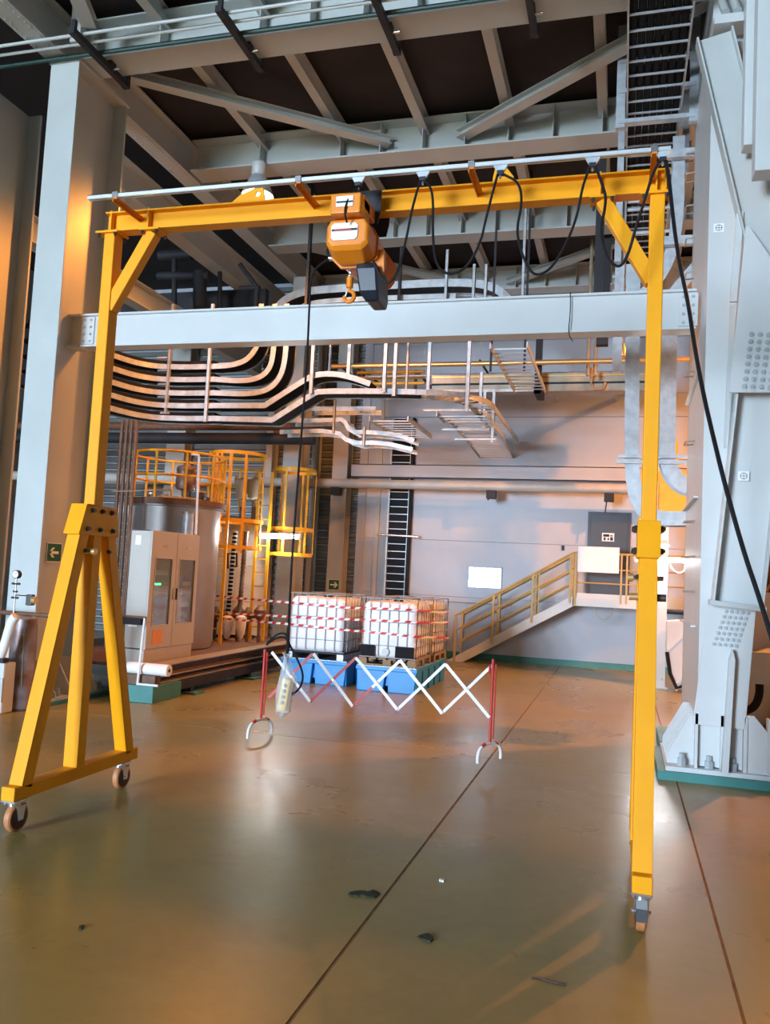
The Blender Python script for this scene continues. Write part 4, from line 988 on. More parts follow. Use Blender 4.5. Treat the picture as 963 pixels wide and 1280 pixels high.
# ================================================================== SKID AND CONTROL CABINET
sk = thing('skid_base', 'long teal and brown steel skid carrying cabinet and tanks', 'skid', (-7.0, 13, 0))
MB().box(-6.95, -6.32, 10.70, 11.5, 0, .235).build('end_block', 'teal_paint', sk, .006)
MB().box(-6.93, -6.36, 10.80, 10.95, .235, .372).build('end_ledge', 'rust_pipe', sk)
MB().box(-6.66, -6.34, 11.5, 17.2, .10, .235).build('rail_foot', 'dark_steel', sk)
MB().box(-6.60, -6.56, 10.95, 17.2, .235, .50).build('web', 'rust_pipe', sk)
for z in (.24, .335, .485): MB().box(-6.66, -6.38, 10.95, 17.2, z, z+.022).build('flange', 'tarnished', sk, .003)
MB().box(-9.6, -6.62, 10.97, 17.2, .44, .485).build('deck', 'rust_pipe', sk)
for y in (11.9, 14.0, 16.4):
    MB().box(-6.58, -6.2, y-.15, y+.15, 0, .03).build('foot_plate', 'teal_paint', sk)
    MB().box(-6.5, -6.35, y-.05, y+.05, .03, .235).build('foot', 'dark_steel', sk)
CXF, CYA, CYB = -6.77, 11.10, 12.56; CZ0, CZ1 = .69, 2.47; CXB = -7.12
cb = thing('control_cabinet', 'tall grey control cabinet with two glazed doors on a skid', 'cabinet', (-6.95, 11.8, .48))
MB().box(CXB, CXF+.01, CYA+.01, CYB-.01, .485, CZ0).build('plinth', 'cabinet_paint', cb, .006)
MB().box(CXB, CXF, CYA, CYA+.02, CZ0, CZ1).build('side_panel', 'cabinet_paint', cb, .004)
MB().box(CXB, CXF, CYB-.02, CYB, CZ0, CZ1).build('side_panel', 'cabinet_paint', cb, .004)
MB().box(CXB, CXB+.02, CYA, CYB, CZ0, CZ1).build('rear_panel', 'cabinet_paint', cb)
MB().box(CXB, CXF, CYA, CYB, CZ1-.02, CZ1).build('roof_panel', 'cabinet_paint', cb, .004)
MB().box(CXB, CXF, CYA, CYB, CZ0, CZ0+.02).build('floor_panel', 'cabinet_paint', cb)
MB().box(CXB+.02, CXF-.02, (CYA+CYB)/2-.01, (CYA+CYB)/2+.01, CZ0, CZ1).build('divider', 'dark_steel', cb)
ym = (CYA+CYB)/2+.02
for k, (ya, yb_) in enumerate(((CYA+.005, ym-.006), (ym+.006, CYB-.005))):
    wz0, wz1 = 1.05, 2.05; wa, wb2 = (ya+.14, yb_-.13) if k == 0 else (ya+.10, yb_-.11)
    d = MB(); X0, X1 = CXF, CXF+.03
    d.box(X0, X1, ya, yb_, CZ0+.01, wz0); d.box(X0, X1, ya, yb_, wz1, CZ1-.01); d.box(X0, X1, ya, wa, wz0, wz1); d.box(X0, X1, wb2, yb_, wz0, wz1)
    dr_ = d.build('door', 'cabinet_paint', cb)
    f = MB()
    for e in ((wa-.015, wb2+.015, wz1, wz1+.02), (wa-.015, wb2+.015, wz0-.02, wz0), (wa-.02, wa, wz0, wz1), (wb2, wb2+.02, wz0, wz1)): f.box(X1-.004, X1+.008, e[0], e[1], e[2], e[3])
    f.build('window_frame', 'cabinet_paint', dr_, .003)
    MB().box(X0+.012, X0+.016, wa, wb2, wz0, wz1).build('pane', 'glass', dr_)
    MB().box(X1, X1+.018, yb_-.06 if k == 0 else ya+.03, yb_-.035 if k == 0 else ya+.055, 1.42, 1.60).build('handle', 'dark_steel' if k else 'cabinet_paint', dr_, .004)
    MB().box(X1, X1+.004, (ya+yb_)/2-.05, (ya+yb_)/2+.08, 2.22, 2.26).build('name_plate', 'tarnished' if k == 0 else 'grey_steel', dr_)
    for j in range(5):
        z = 1.12+.17*j
        MB().box(CXB+.06, CXF-.06, wa-.05, wb2+.05, z, z+.07).build('module', 'dark_steel' if (j+k) % 2 else 'grey_steel', cb)
    if k == 0:
        for j in range(5): MB().box(CXF-.062, CXF-.05, wa+.03+j*.062, wa+.065+j*.062, 1.648, 1.672).build('indicator', 'green_led', cb)
        MB().box(CXF-.062, CXF-.05, wa+.01, wa+.05, 1.34, 1.36).build('indicator', 'green_led', cb)
        MB().box(CXF-.09, CXF-.055, wa, wb2, 1.58, 1.64).build('module', 'dark_steel', cb)
    else:
        MB().box(CXF-.12, CXF-.03, wa+.02, wa+.24, 1.54, 1.80).build('folder', 'blue_folder', cb)
        MB().box(CXF-.12, CXF-.03, wa+.02, wa+.24, 1.06, 1.53).build('folder', 'pale_lamp_tint', cb)
MB().box(CXF+.03, CXF+.034, CYA+.18, CYA+.46, .76, .98).build('warning_label', 'orange_label', cb)
MB().box(-7.02, -6.93, CYA-.004, CYA, 2.24, 2.38).build('schuko_label', 'white_plate', cb)['label'] = 'white square label'
for o in [o for o in bpy.data.objects if o.name.startswith('schuko')]: o.name = 'side_label'
MB().box(-7.04, -6.90, CYA-.004, CYA, 1.02, 1.14).build('side_label', 'white_plate', cb)
# folding rail in front of the cabinet
a = P(180, 770, y=10.9)
t = thing('guard_rail', 'thin pale guard rail post with dark padded arm in front of the cabinet', 'rail', (-6.7, 10.8, 0))
p1, p2 = P(172, 853, y=10.74), P(181, 772, y=10.74)
MB().cyl((p1.x, 10.74, .235), (p2.x, 10.74, p2.z), .017, 8).build('post', 'white_paint', t)
q = P(145, 769, y=10.74); MB().cyl((q.x-.25, 10.74, p2.z), (p2.x+.02, 10.74, p2.z), .017, 8).build('arm', 'rust_pipe', t)
MB().box(p2.x-.36, p2.x-.04, 10.70, 10.78, p2.z-.11, p2.z-.02).build('pad', 'black_rubber', t)
MB().tube([(p1.x, 10.74, .25), (p1.x+.33, 10.74, .25)], .017, 8).build('foot_bar', 'white_paint', t)
rc = P(209, 836, y=10.9)
t = thing('plastic_roll', 'white plastic roll lying on the skid in front of the cabinet', 'roll', (rc.x-.25, 10.95, .5))
MB().cyl((rc.x-.62, 10.875, .457), (rc.x+.05, 10.875, .457), .085, 20).build('roll', 'white_paint', t)
MB().cyl((rc.x+.04, 10.875, .457), (rc.x+.058, 10.875, .457), .025, 14).build('core', 'black_plastic', t)

# ================================================================== TANKS
TKX, TKY, TKR = -7.90, 13.76, .80
tz = P(217, 633, y=13.74).z
tk = thing('process_tank', 'brown steel process tank topped by a yellow guard ring', 'tank', (TKX, TKY, .48))
MB().lathe([(.3, .486), (TKR-.04, .50), (TKR, .62), (TKR, tz-.05), (TKR+.05, tz-.04), (TKR+.05, tz+.02), (TKR-.02, tz+.06), (.4, tz+.16), (.02, tz+.18)], (TKX, TKY, 0), 48).build('shell', 'tank_steel', tk)
MB().lathe([(TKR+.02, tz-.02), (TKR+.09, tz-.02), (TKR+.09, tz+.09), (TKR+.02, tz+.09)], (TKX, TKY, 0), 48).build('toe_ring', 'rust_pipe', tk)
RG = TKR+.04
def ringpts(cx, cy, z, r, n=40, a0=0, a1=360): return [(cx+r*math.cos(math.radians(a0+(a1-a0)*i/n)), cy+r*math.sin(math.radians(a0+(a1-a0)*i/n)), z) for i in range(n)]
gz = [P(217, 571, y=14.0).z, P(217, 600, y=14.0).z]
gz = [tz+.92, tz+.50]
for z in gz: MB().tube(ringpts(TKX, TKY, z, RG), .022, 8, True).build('guard_ring', 'safety_yellow', tk)
for k in range(10):
    a_ = math.radians(20+36*k); x, y = TKX+RG*math.cos(a_), TKY+RG*math.sin(a_)
    MB().cyl((x, y, tz), (x, y, gz[0]), .024, 8).build('guard_post', 'safety_yellow', tk)
ac = P(232, 612, y=13.9)
MB().lathe([(.05, -.14), (.06, -.02), (.17, 0), (.19, .04), (.19, .18), (.18, .20), (.18, .34), (.19, .36), (.17, .42), (.06, .46), (.03, .52)], (ac.x, 13.9, ac.z), 24).build('valve_actuator', 'bottle_steel', tk)
MB().cyl((ac.x, 13.9, tz+.1), (ac.x, 13.9, ac.z-.1), .05, 12).build('valve_stem', 'dark_steel', tk)
for px, py in ((190, 618), (205, 620), (252, 616), (262, 622)):
    c = P(px, py, y=13.8); MB().cyl((c.x, 13.8, tz), (c.x, 13.8, c.z), .05, 10).build('nozzle', 'rust_pipe', tk); MB().cyl((c.x, 13.8, c.z), (c.x, 13.8, c.z+.03), .08, 14).build('nozzle_flange', 'tarnished', tk)
MB().tube([P(183, 613, y=13.7), P(214, 612, y=13.7), P(214, 621, y=13.7)], .018, 6).build('spray_pipe', 'tarnished', tk)
c = P(233, 655, y=13.1)
MB().cyl((c.x, 13.15, c.z-.25), (c.x, 13.15, c.z+.18), .095, 18).build('side_nozzle', 'galvanised', tk)
MB().cyl((c.x, 13.15, c.z+.18), (c.x, 13.15, c.z+.21), .11, 18).build('side_nozzle_cap', 'tarnished', tk)
MB().cyl(P(249, 570, y=13.1), P(245, 668, y=13.1), .022, 8).build('riser_pipe', 'white_paint', tk)
MB().cyl(P(240, 568, y=13.12), P(249, 569, y=13.1), .022, 8).build('riser_pipe', 'white_paint', tk)
MB().cyl((TKX-.9, 13.2, 2.9), (TKX-.62, 13.35, 2.9), .10, 14).build('manway', 'pale_lamp_tint', tk)

# second vessel with ladder cages
V2 = V((-8.35, 16.95, 0)); v2r = .82
z2 = P(300, 655, y=16.6).z
tk2 = thing('process_tank', 'warm lit vessel with seams standing behind the caged ladders', 'tank', (V2.x, V2.y, .48))
MB().lathe([(.3, .486), (v2r, .55), (v2r, 1.25), (v2r+.012, 1.255), (v2r+.012, 1.275), (v2r, 1.28), (v2r, 2.0), (v2r+.012, 2.005), (v2r+.012, 2.025), (v2r, 2.03), (v2r, z2), (.5, z2+.15), (.02, z2+.2)], (V2.x, V2.y, 0), 44).build('shell', 'vessel_lamp_tint', tk2)
for px in (305, 312):
    c = P(px, 600, y=16.3)
for px, w in ((303, .16), (318, .14)):
    c = P(px+1, 622, y=16.2)
    MB().lathe([(.05, -.25), (.06, -.05), (w, -.03), (w+.01, .0), (w+.01, .34), (w, .37), (.05, .42), (.04, .5)], (c.x, 16.2, c.z), 22).build('valve_actuator', 'vessel_lamp_tint', tk2)
    MB().cyl((c.x, 16.2, z2), (c.x, 16.2, c.z-.2), .06, 12).build('valve_stem', 'bottle_steel', tk2)
for px, m_ in ((291, 'black_rubber'), (305, 'bottle_steel')):
    a_, b_ = P(px+3, 665, y=15.6), P(px-6, 770, y=15.6)
    m = MB()
    m.cyl(a_, b_, .045, 12); m.build('corrugated_hose', m_, tk2)
    for k in range(22):
        q = a_.lerp(b_, k/21); MB().cyl(q-V((0, 0, .012)), q+V((0, 0, .012)), .055, 12).build('hose_rib', 'galvanised' if px == 291 else m_, tk2)
for pts in ([(285, 692), (296, 692), (296, 708), (285, 710)],): MB().tube(pix(pts, 15.75), .025, 6, True).build('bracket_frame', 'dark_steel', tk2)
for px, py, r in ((270, 768, .10), (283, 771, .12), (298, 766, .12), (310, 769, .10), (325, 766, .12), (258, 772, .10)):
    c = P(px, py, y=15.7); MB().lathe([(.04, -.16), (r*.6, -.12), (r, -.04), (r, .05), (r*.5, .12), (.03, .16)], (c.x, 15.7, c.z), 14).build('valve_body', 'rust_pipe', tk2)
    MB().cyl((c.x, 15.7, .49), (c.x, 15.7, c.z-.1), .035, 8).build('drain_pipe', 'rust_pipe', tk2)
MB().cyl(P(258, 771, y=15.75), P(330, 770, y=15.75), .045, 10).build('manifold', 'rust_pipe', tk2)
for px in (284, 301):
    c = P(px, 785, y=15.55); MB().lathe([(.03, -.22), (.06, -.18), (.10, .0), (.11, .22), (.05, .25)], (c.x, 15.55, c.z), 14).build('filter_cup', 'white_paint', tk2)

def ladder(name, label, pxa, pxb, py_t, py_b, y, rungpx, m='safety_yellow', cage=None, group=None):
    tl, bl = P(pxa, py_t, y=y), P(pxb[0], py_b, y=y); wid = P(pxb[1], py_b, y=y).x-bl.x
    xL = (tl.x+bl.x)/2; zt_, zb2 = tl.z, max(.485, bl.z)
    t = thing(name, label, 'ladder', (xL+wid/2, y, zb2), group)
    for x in (xL, xL+wid): MB().box(x-.03, x+.03, y-.02, y+.02, zb2, zt_).build('stile', m, t, .003)
    n_ = int((zt_-zb2)/.28)
    for k in range(1, n_): barpiece('rung', (xL, y, zb2+k*.28), (xL+wid, y, zb2+k*.28), .024, .024, m, t)
    return t, xL, wid, zb2, zt_
l1, xL, wd, zb, zt1 = ladder('cage_ladder', 'yellow ladder with wide safety cage beside the brown tank', 271, (257, 275), 566, 815, 14.9, 20)
def cage(t, cx, cy, r, zs_, zv0, nbar, a0, a1, m='safety_yellow', w=.05):
    for z in zs_:
        pts = ringpts(cx, cy, z, r, 28, a0, a1)
        q = MB(); vs = []; fs = []
        for x, y, zz in pts:
            vs += [(x, y, zz-.035), (x, y, zz+.035)]
        for i in range(len(pts)-1): fs.append((2*i, 2*i+2, 2*i+3, 2*i+1))
        o = q.add(vs, fs).build('cage_hoop', m, t); so = o.modifiers.new('s', 'SOLIDIFY'); so.thickness = .008
    for k in range(nbar):
        a_ = math.radians(a0+(a1-a0)*(k+.5)/nbar); x, y = cx+r*math.cos(a_), cy+r*math.sin(a_)
        tn = V((-math.sin(a_), math.cos(a_), 0))
        MB().bar((x, y, zv0), (x, y, zs_[0]+.03), w, .008, V((math.cos(a_), math.sin(a_), 0))).build('cage_bar', m, t)
ztop = P(295, 567, y=15.2).z
cage(l1, P(297, 600, y=15.5).x, 15.48, .58, [ztop, P(300, 650, y=15.0).z, P(300, 684, y=15.0).z], P(300, 690, y=15.0).z, 7, -170, 170)
for pts in (((255, 562), (335, 570)),):
    pass
l2, xL2, wd2, zb, zt2 = ladder('cage_ladder', 'narrow yellow ladder leading to the tube lamp platform', 323, (314, 330), 590, 808, 16.12, 20)
c2 = P(358, 620, y=16.2)
zz2 = P(358, 584, y=16.0).z
cage(l2, c2.x, 16.62, .46, [zz2, P(358, 660, y=16).z, P(350, 692, y=16).z], P(350, 692, y=16).z, 6, -180, 178)
MB().box(P(240, 660, y=14.8).x, P(276, 660, y=14.8).x, 14.75, 14.85, P(250, 664, y=14.8).z, P(250, 657, y=14.8).z).build('step_bar', 'safety_yellow', l1)
t = thing('yellow_railing', 'yellow tubular railing standing above the caged ladder platform', 'railing', (-7.7, 15.8, 3))
for pxs, yy in (((262, 585, 330, 589), 16.6), ((262, 607, 315, 610), 16.6)):
    MB().cyl(P(pxs[0], pxs[1], y=yy), P(pxs[2], pxs[3], y=yy), .024, 8).build('bar', 'safety_yellow', t)
for px in (262, 281, 301, 321): MB().cyl(P(px, 587, y=16.6), P(px-2, 640, y=16.6), .024, 8).build('post', 'safety_yellow', t)
c = P(367, 590, y=16.9)
# rusty pipe bundle beside the column
t = thing('pipe_bundle', 'bundle of four thin rusty pipes rising beside the column', 'pipes', (-8.6, 13, 0))
for px in (150, 156, 162, 168):
    c = P(px-2, 600, y=12.6); MB().cyl((c.x, 12.6, .485), (c.x, 12.6, P(px, 525, y=12.6).z), .033, 8).build('pipe', 'rust_pipe', t)
MB().cyl(P(140, 614, y=12.56), P(175, 614, y=12.56), .012, 6).build('clamp_rod', 'tarnished', t)
# yellow lit pipe behind the tank ring
tag(MB().cyl((-15.8, 18.2, P(190, 598, y=18.2).z), (-8.9, 18.2, P(190, 598, y=18.2).z), .12, 16).build('lamp_tinted_pipe', 'pipe_lamp_tint'), 'short warm lit pipe behind the brown tank guard ring', 'pipe')

# ================================================================== GAS BOTTLE AND GAUGE
gx, gy = -7.50, 9.40
t = thing('standing_pipe_stub', 'rusty dark upright cylinder in front of the column foot', 'cylinder', (gx, gy, 0))
MB().lathe([(.16, 0), (.185, .03), (.185, .30), (.165, .34), (.162, 1.04), (.150, 1.17), (.05, 1.205)], (gx, gy, 0), 28).build('shell', 'bottle_steel', t)
MB().cyl((gx+.12, gy-.12, .25), (gx+.10, gy-.13, 1.05), .008, 6).build('conduit', 'tarnished', t)
g = thing('gauge_manifold', 'small pressure gauge with chain and valve above a pale horizontal pipe', 'gauge', (-7.6, 9.3, 1.2))
zz = P(30, 768, y=9.25).z
MB().cyl((-8.7, 9.25, zz), (P(62, 768, y=9.25).x, 9.25, zz+.01), .03, 10).build('pipe', 'rust_pipe', g)
MB().cyl((P(62, 768, y=9.25).x, 9.25, zz+.01), (-6.75, 9.25, zz+.03), .026, 10).build('pipe', 'white_paint', g)
gc = P(21, 718, y=9.2)
MB().cyl((gc.x, 9.2, zz), (gc.x, 9.2, gc.z), .012, 8).build('stem', 'bright_steel', g)
fc = MB().cyl((gc.x, 9.23, gc.z), (gc.x, 9.175, gc.z), .055, 24).build('gauge_case', 'dark_steel', g)
MB().cyl((gc.x, 9.176, gc.z), (gc.x, 9.170, gc.z), .046, 24).build('gauge_face', 'white_plate', fc)
MB().bar((gc.x, 9.168, gc.z), (gc.x+.025, 9.168, gc.z+.02), .005, .003).build('needle', 'dark_steel', fc)
for dz, w_ in ((-.12, .06), (-.22, .03), (-.30, .05)):
    MB().cyl((gc.x-w_, 9.2, gc.z+dz), (gc.x+w_, 9.2, gc.z+dz), .014, 8).build('valve_handle', 'bolt_steel', g)
q = P(39, 750, y=9.2); MB().box(q.x-.055, q.x+.03, 9.16, 9.24, q.z-.07, q.z+.07).build('regulator', 'bolt_steel', g, .01); MB().cyl((q.x+.03, 9.2, q.z), (q.x+.08, 9.2, q.z), .05, 14).build('regulator_cap', 'brass', g)
MB().cyl((gc.x, 9.2, q.z+.05), (q.x, 9.2, q.z+.05), .008, 6).build('link_tube', 'bolt_steel', g)
MB().tube(chaikin([P(0, 822, y=9.0), P(8, 800, y=9.0), P(14, 778, y=9.0), P(20, 770, y=9.0)], 2), [.05]*1+[.06]*12 if False else .06, 12).build('insulated_elbow', 'white_paint', g)
MB().box(P(-20, 830, y=9.0).x, P(7, 830, y=9.0).x, 8.95, 9.05, P(0, 828, y=9.0).z, P(0, 822, y=9.0).z).build('bracket', 'dark_steel', g)
c = P(93, 770, y=10.6)
t = tag(MB().cyl((-7.05, 10.1, 0), (-7.05, 10.1, zz), .045, 10).build('rail_post', 'white_paint'), 'slim pale post by the column foot stiffeners', 'post')
t.location = (0, 0, 0)
c = P(7, 850, y=9.0)
t = thing('drip_tray', 'pale blue plastic container by the rusty upright cylinder', 'container', (c.x-.1, 9.05, 0))
MB().box(c.x-.45, c.x-.02, 8.98, 9.2, .0, P(0, 826, y=9.0).z-.02).build('body', 'white_steel', t, .02)
MB().box(c.x-.40, c.x-.02, 8.97, 8.985, .15, .45).build('label_frame', 'grey_steel', t)

# ================================================================== CABLE TRAYS
def rect_sweep(path, side, up_off, t_side, t_up):
    """rectangular rail swept along path; side = constant width direction"""
    m = MB(); vs = []; fs = []; k = len(path); s = V(side).normalized()
    for i, p in enumerate(path):
        a_ = path[max(0, i-1)]; b_ = path[min(k-1, i+1)]; tn = (b_-a_).normalized(); u = s.cross(tn)
        if u.length < 1e-3: u = V((0, 0, 1))
        u.normalize()
        for x, y in ((-1, -1), (1, -1), (1, 1), (-1, 1)): vs.append(p+s*(x*t_side/2)+u*(y*t_up/2))
    for i in range(k-1):
        for j in range(4): fs.append((4*i+j, 4*i+(j+1) % 4, 4*i+4+(j+1) % 4, 4*i+4+j))
    fs += [(0, 1, 2, 3), (4*k-1, 4*k-2, 4*k-3, 4*k-4)]
    return m.add(vs, fs)
def tray(label, path, side, width, rh=.10, step=.30, m='galvanised', name='cable_tray', group=None, rungs=True, floor=False, cables=False):
    path = [V(p) for p in path]; s = V(side).normalized()
    t = thing(name, label, 'cable tray', path[0], group)
    rect_sweep(path, s, 0, .022, rh).build('side_rail', m, t); rect_sweep([p+s*width for p in path], s, 0, .022, rh).build('side_rail', m, t)
    if rungs:
        acc = step/2
        for a_, b_ in zip(path[:-1], path[1:]):
            L = (b_-a_).length; tn = (b_-a_).normalized() if L > 1e-6 else V((1, 0, 0)); u = s.cross(tn).normalized()
            while acc <= L:
                q = a_+tn*acc-u*(rh*.30)
                barpiece('rung', q, q+s*width, .024, .018, m, t, up=tn); acc += step
            acc -= L
    if cables:
        n0 = 6
        rect_sweep([p+s*(width*.5) for p in path], s, 0, width*.8, rh*.75).build('cable_bundle', 'matte_black', t)
    if floor:
        rect_sweep([p+s*(width/2) for p in path], s, 0, width, .006).build('tray_floor', 'dark_steel', t)
    return t
def strut(label, px, py0, py1, y, w=.055, m='galvanised', group=None, ztop=None, par=None):
    a_, b_ = P(px, py0, y=y), P(px, py1, y=y); x = P(px, (py0+py1)/2, y=y).x
    o = MB(); zt_ = ztop if ztop else a_.z
    o.box(x-w/2, x+w/2, y-.004, y+.004, b_.z, zt_); o.box(x-w/2, x-w/2+.006, y-.004, y+.04, b_.z, zt_); o.box(x+w/2-.006, x+w/2, y-.004, y+.04, b_.z, zt_)
    if par is not None: return o.build('hanger_strut', m, par)
    return tag(o.build('hanger_strut', m), label, 'strut', group)
TY = 15.0
def tp(pts, y=TY, n=0):
    q = [P(px, py, y=y) for px, py in pts]
    return chaikin(q, n) if n else q
# stacked trays: run along the column side, sweep round and continue along the wall
rows = [(440, 461, [(290, 457), (312, 449), (326, 425), (327, 380)]), (456, 478, [(312, 477), (336, 466), (343, 440), (344, 380)]), (473, 495, [(322, 493), (347, 480), (358, 450), (359, 380)])]
lab = ['topmost', 'second', 'third']
ymid = [458, 474, 491, 507, 523]
for i, (ya, yb_, tail) in enumerate(rows):
    st_ = P(266, ymid[i], y=TY)
    z = st_.z; xs = P(232, ymid[i], y=TY).x
    pa = [V((xs-1.15, TY-3.2, z)), V((xs-1.05, TY-.9, z)), V((xs-.75, TY-.12, z)), V((xs, TY, z))]
    back = chaikin(pa, 3)
    tl = chaikin([st_]+tp(tail), 3)
    tray('%s swept cable tray of the stack that turns upward behind the tie beam' % lab[i], tl, (0, 1, 0), .40, .105, .30, cables=True)
    t = thing('cable_tray', '%s curved tray rail of the stack above the brown tank' % lab[i], 'cable tray', back[0])
    def flat_sweep(path, h, off, nm, par, mt='galvanised', th=.02, dz0=0):
        m = MB(); vs = []; fs = []
        for k, p in enumerate(path):
            a_ = path[max(0, k-1)]; b_ = path[min(len(path)-1, k+1)]; tn = (b_-a_).normalized(); n_ = V((tn.y, -tn.x, 0))
            for sd_, dz in ((0, -h/2), (th, -h/2), (th, h/2), (0, h/2)): vs.append(p-n_*(off+sd_)+V((0, 0, dz+dz0)))
        for k in range(len(path)-1):
            for j in range(4): fs.append((4*k+j, 4*k+(j+1) % 4, 4*k+4+(j+1) % 4, 4*k+4+j))
        kk = len(path)
        fs += [(0, 1, 2, 3), (4*kk-1, 4*kk-2, 4*kk-3, 4*kk-4)]
        m.add(vs, fs).build(nm, mt, par)
    flat_sweep(back+[st_], .105, 0, 'side_rail', t); flat_sweep(back+[st_], .105, .40, 'side_rail', t); flat_sweep(back+[st_], .17, .06, 'cable_bundle', t, 'matte_black', .30, .05)
for i, (tail, lb) in enumerate((([(331, 507), (342, 500), (384, 473), (396, 468), (420, 467), (444, 473), (463, 480)], 'fourth tray of the stack climbing over in an arch'),
                               ([(340, 525), (348, 520), (392, 492), (400, 489), (480, 489), (520, 490)], 'lowest tray of the stack stepping up to a long level run'))):
    st_ = P(266, ymid[3+i], y=TY); z = st_.z; xs = P(232, ymid[3+i], y=TY).x
    back = chaikin([V((xs-1.15, TY-3.2, z)), V((xs-1.05, TY-.9, z)), V((xs-.75, TY-.12, z)), V((xs, TY, z))], 3)
    t = thing('cable_tray', ['fourth', 'lowest'][i]+' curved tray rail of the stack above the brown tank', 'cable tray', back[0])
    flat_sweep(back+[st_], .105, 0, 'side_rail', t); flat_sweep(back+[st_], .105, .40, 'side_rail', t); flat_sweep(back+[st_], .17, .06, 'cable_bundle', t, 'matte_black', .30, .05)
    pts = tp(tail); body = [st_]+(chaikin(pts, 1) if i == 1 else chaikin(pts, 2))
    tt = tray(lb, body, (0, 1, 0), .45, .105, .26, cables=True)
    if i == 1:  # horizontal bend away towards the wall
        e = pts[-1]
        arc = [V((e.x+.9*math.sin(math.radians(a_)), TY+.9*(1-math.cos(math.radians(a_))), e.z)) for a_ in range(0, 91, 10)]
        for r, nm in ((1.25, 'bend_rail'), (.80, 'bend_rail')):
            c_ = V((e.x, TY+1.25, e.z)); pa = [c_+V((r*math.sin(math.radians(a_)), -r*math.cos(math.radians(a_)), 0)) for a_ in range(0, 91, 9)]
            flat_sweep(pa, .105, 0, nm, tt)
        for a_ in range(5, 90, 14):
            d_ = V((math.sin(math.radians(a_)), -math.cos(math.radians(a_)), 0)); barpiece('rung', c_+d_*.8-V((0, 0, .03)), c_+d_*1.25-V((0, 0, .03)), .035, .018, 'galvanised', tt)
        pa = [c_+V((r, 0, 0)), c_+V((r, 3.5, 0))]
        tray('tray continuing from the level run back to the wall', [c_+V((1.25, 0, 0)), c_+V((1.25, 4.3, 0))], (-1, 0, 0), .45, .105, .3)
sf_ = thing('tray_hanger_frame', 'galvanised frame of hanging struts carrying the cable tray stack', 'frame', (-5, 15.2, 5.9))
fz = P(400, 400, y=TY).z
xa_, xb2 = P(205, 400, y=TY).x, P(600, 395, y=TY).x
for yy in (TY-.08, TY+.50): MB().box(xa_, xb2, yy+.004, yy+.05, fz-.05, fz+.02).build('channel', 'galvanised', sf_)
for k in range(5):
    x = xa_+(xb2-xa_)*k/4; MB().box(x-.03, x+.03, TY-.08, TY+.55, fz+.0, fz+.05).build('cross_member', 'galvanised', sf_)
x = P(385, 350, y=TY+.2).x; MB().box(x-.025, x+.025, TY+.15, TY+.19, fz, ZC).build('drop_rod', 'dark_steel', sf_)
# hangers in front of the stack
for px, p0, p1, lb in ((211.5, 380, 517, 'grey hanger strut at the curve of the tray stack'), (261, 380, 527, 'grey hanger strut at the straight of the tray stack')):
    strut(lb, px, p0, p1, TY-.06, .07, par=sf_)
    for yy in ymid[1:]:
        c = P(px, yy-8, y=TY-.03)
for yy in (447, 463, 480, 496, 516):
    a_, b_ = P(197, yy, y=TY-.05), P(211, yy, y=TY-.05)
    MB().box(a_.x, b_.x, TY-.05, TY-.01, a_.z-.02, a_.z+.02).build('cantilever_arm', 'galvanised', sf_)
HG = 'hanger struts under the tie beam'
for px, p1 in ((391, 492), (413, 470), (437, 472), (482, 490), (494.5, 495), (510, 487), (537, 488), (586, 514)):
    strut('galvanised hanger strut descending from behind the white tie beam', px, 395, p1, TY-.08 if px in (391, 482, 494.5, 586) else TY+.5, .075 if px not in (413, 510) else .05, par=sf_)
# upper tray behind the tie beam
up_path = chaikin(tp([(338, 400), (350, 378), (372, 366), (400, 362), (470, 358)], TY+1.2), 3)+chaikin(tp([(480, 357), (560, 353), (600, 354), (625, 362), (645, 385)], TY+1.2), 3)
upt = tray('long curved cable tray running just above the white tie beam', up_path, (0, 1, 0), .6, .16, .35, floor=True)
for px, p0, p1 in ((500, 308, 385), (558, 312, 380), (655, 262, 385), (385, 312, 390), (607, 330, 385), (592, 330, 385)):
    strut('', px, p0, p1, TY+1.15, .06, 'galvanised' if px not in (385, 500) else 'dark_steel', ztop=ZC if px in (385, 655) else None, par=upt)
tray('inner curved cable tray nested under the long upper tray', chaikin(tp([(365, 400), (372, 386), (390, 378), (440, 374), (500, 372), (570, 370)], TY+1.3), 3), (0, 1, 0), .5, .10, .35, floor=True)
# trays lower down towards the wall ladder
T2 = 16.6
tray('level tray beneath the arch of the tray stack', tp([(385, 511), (470, 511)], T2), (0, 1, 0), .45, .10)
tray('warm lit tray dipping in a double bend below the arch', chaikin(tp([(360, 526), (418, 525), (430, 524), (438, 540), (456, 540), (496, 543), (518, 551)], T2), 1), (0, 1, 0), .45, .09)
tray('lowest warm lit tray dipping towards the wall ladder', chaikin(tp([(350, 540), (420, 538), (438, 554), (478, 553), (516, 562)], T2), 1), (0, 1, 0), .45, .09)
for px, p0, p1 in ((417.5, 500, 542), (455, 533, 558)):
    strut('slim strut tying the warm lit dipping trays together', px, p0, p1, T2-.04, .05, 'tarnished', 'struts on the dipping trays')
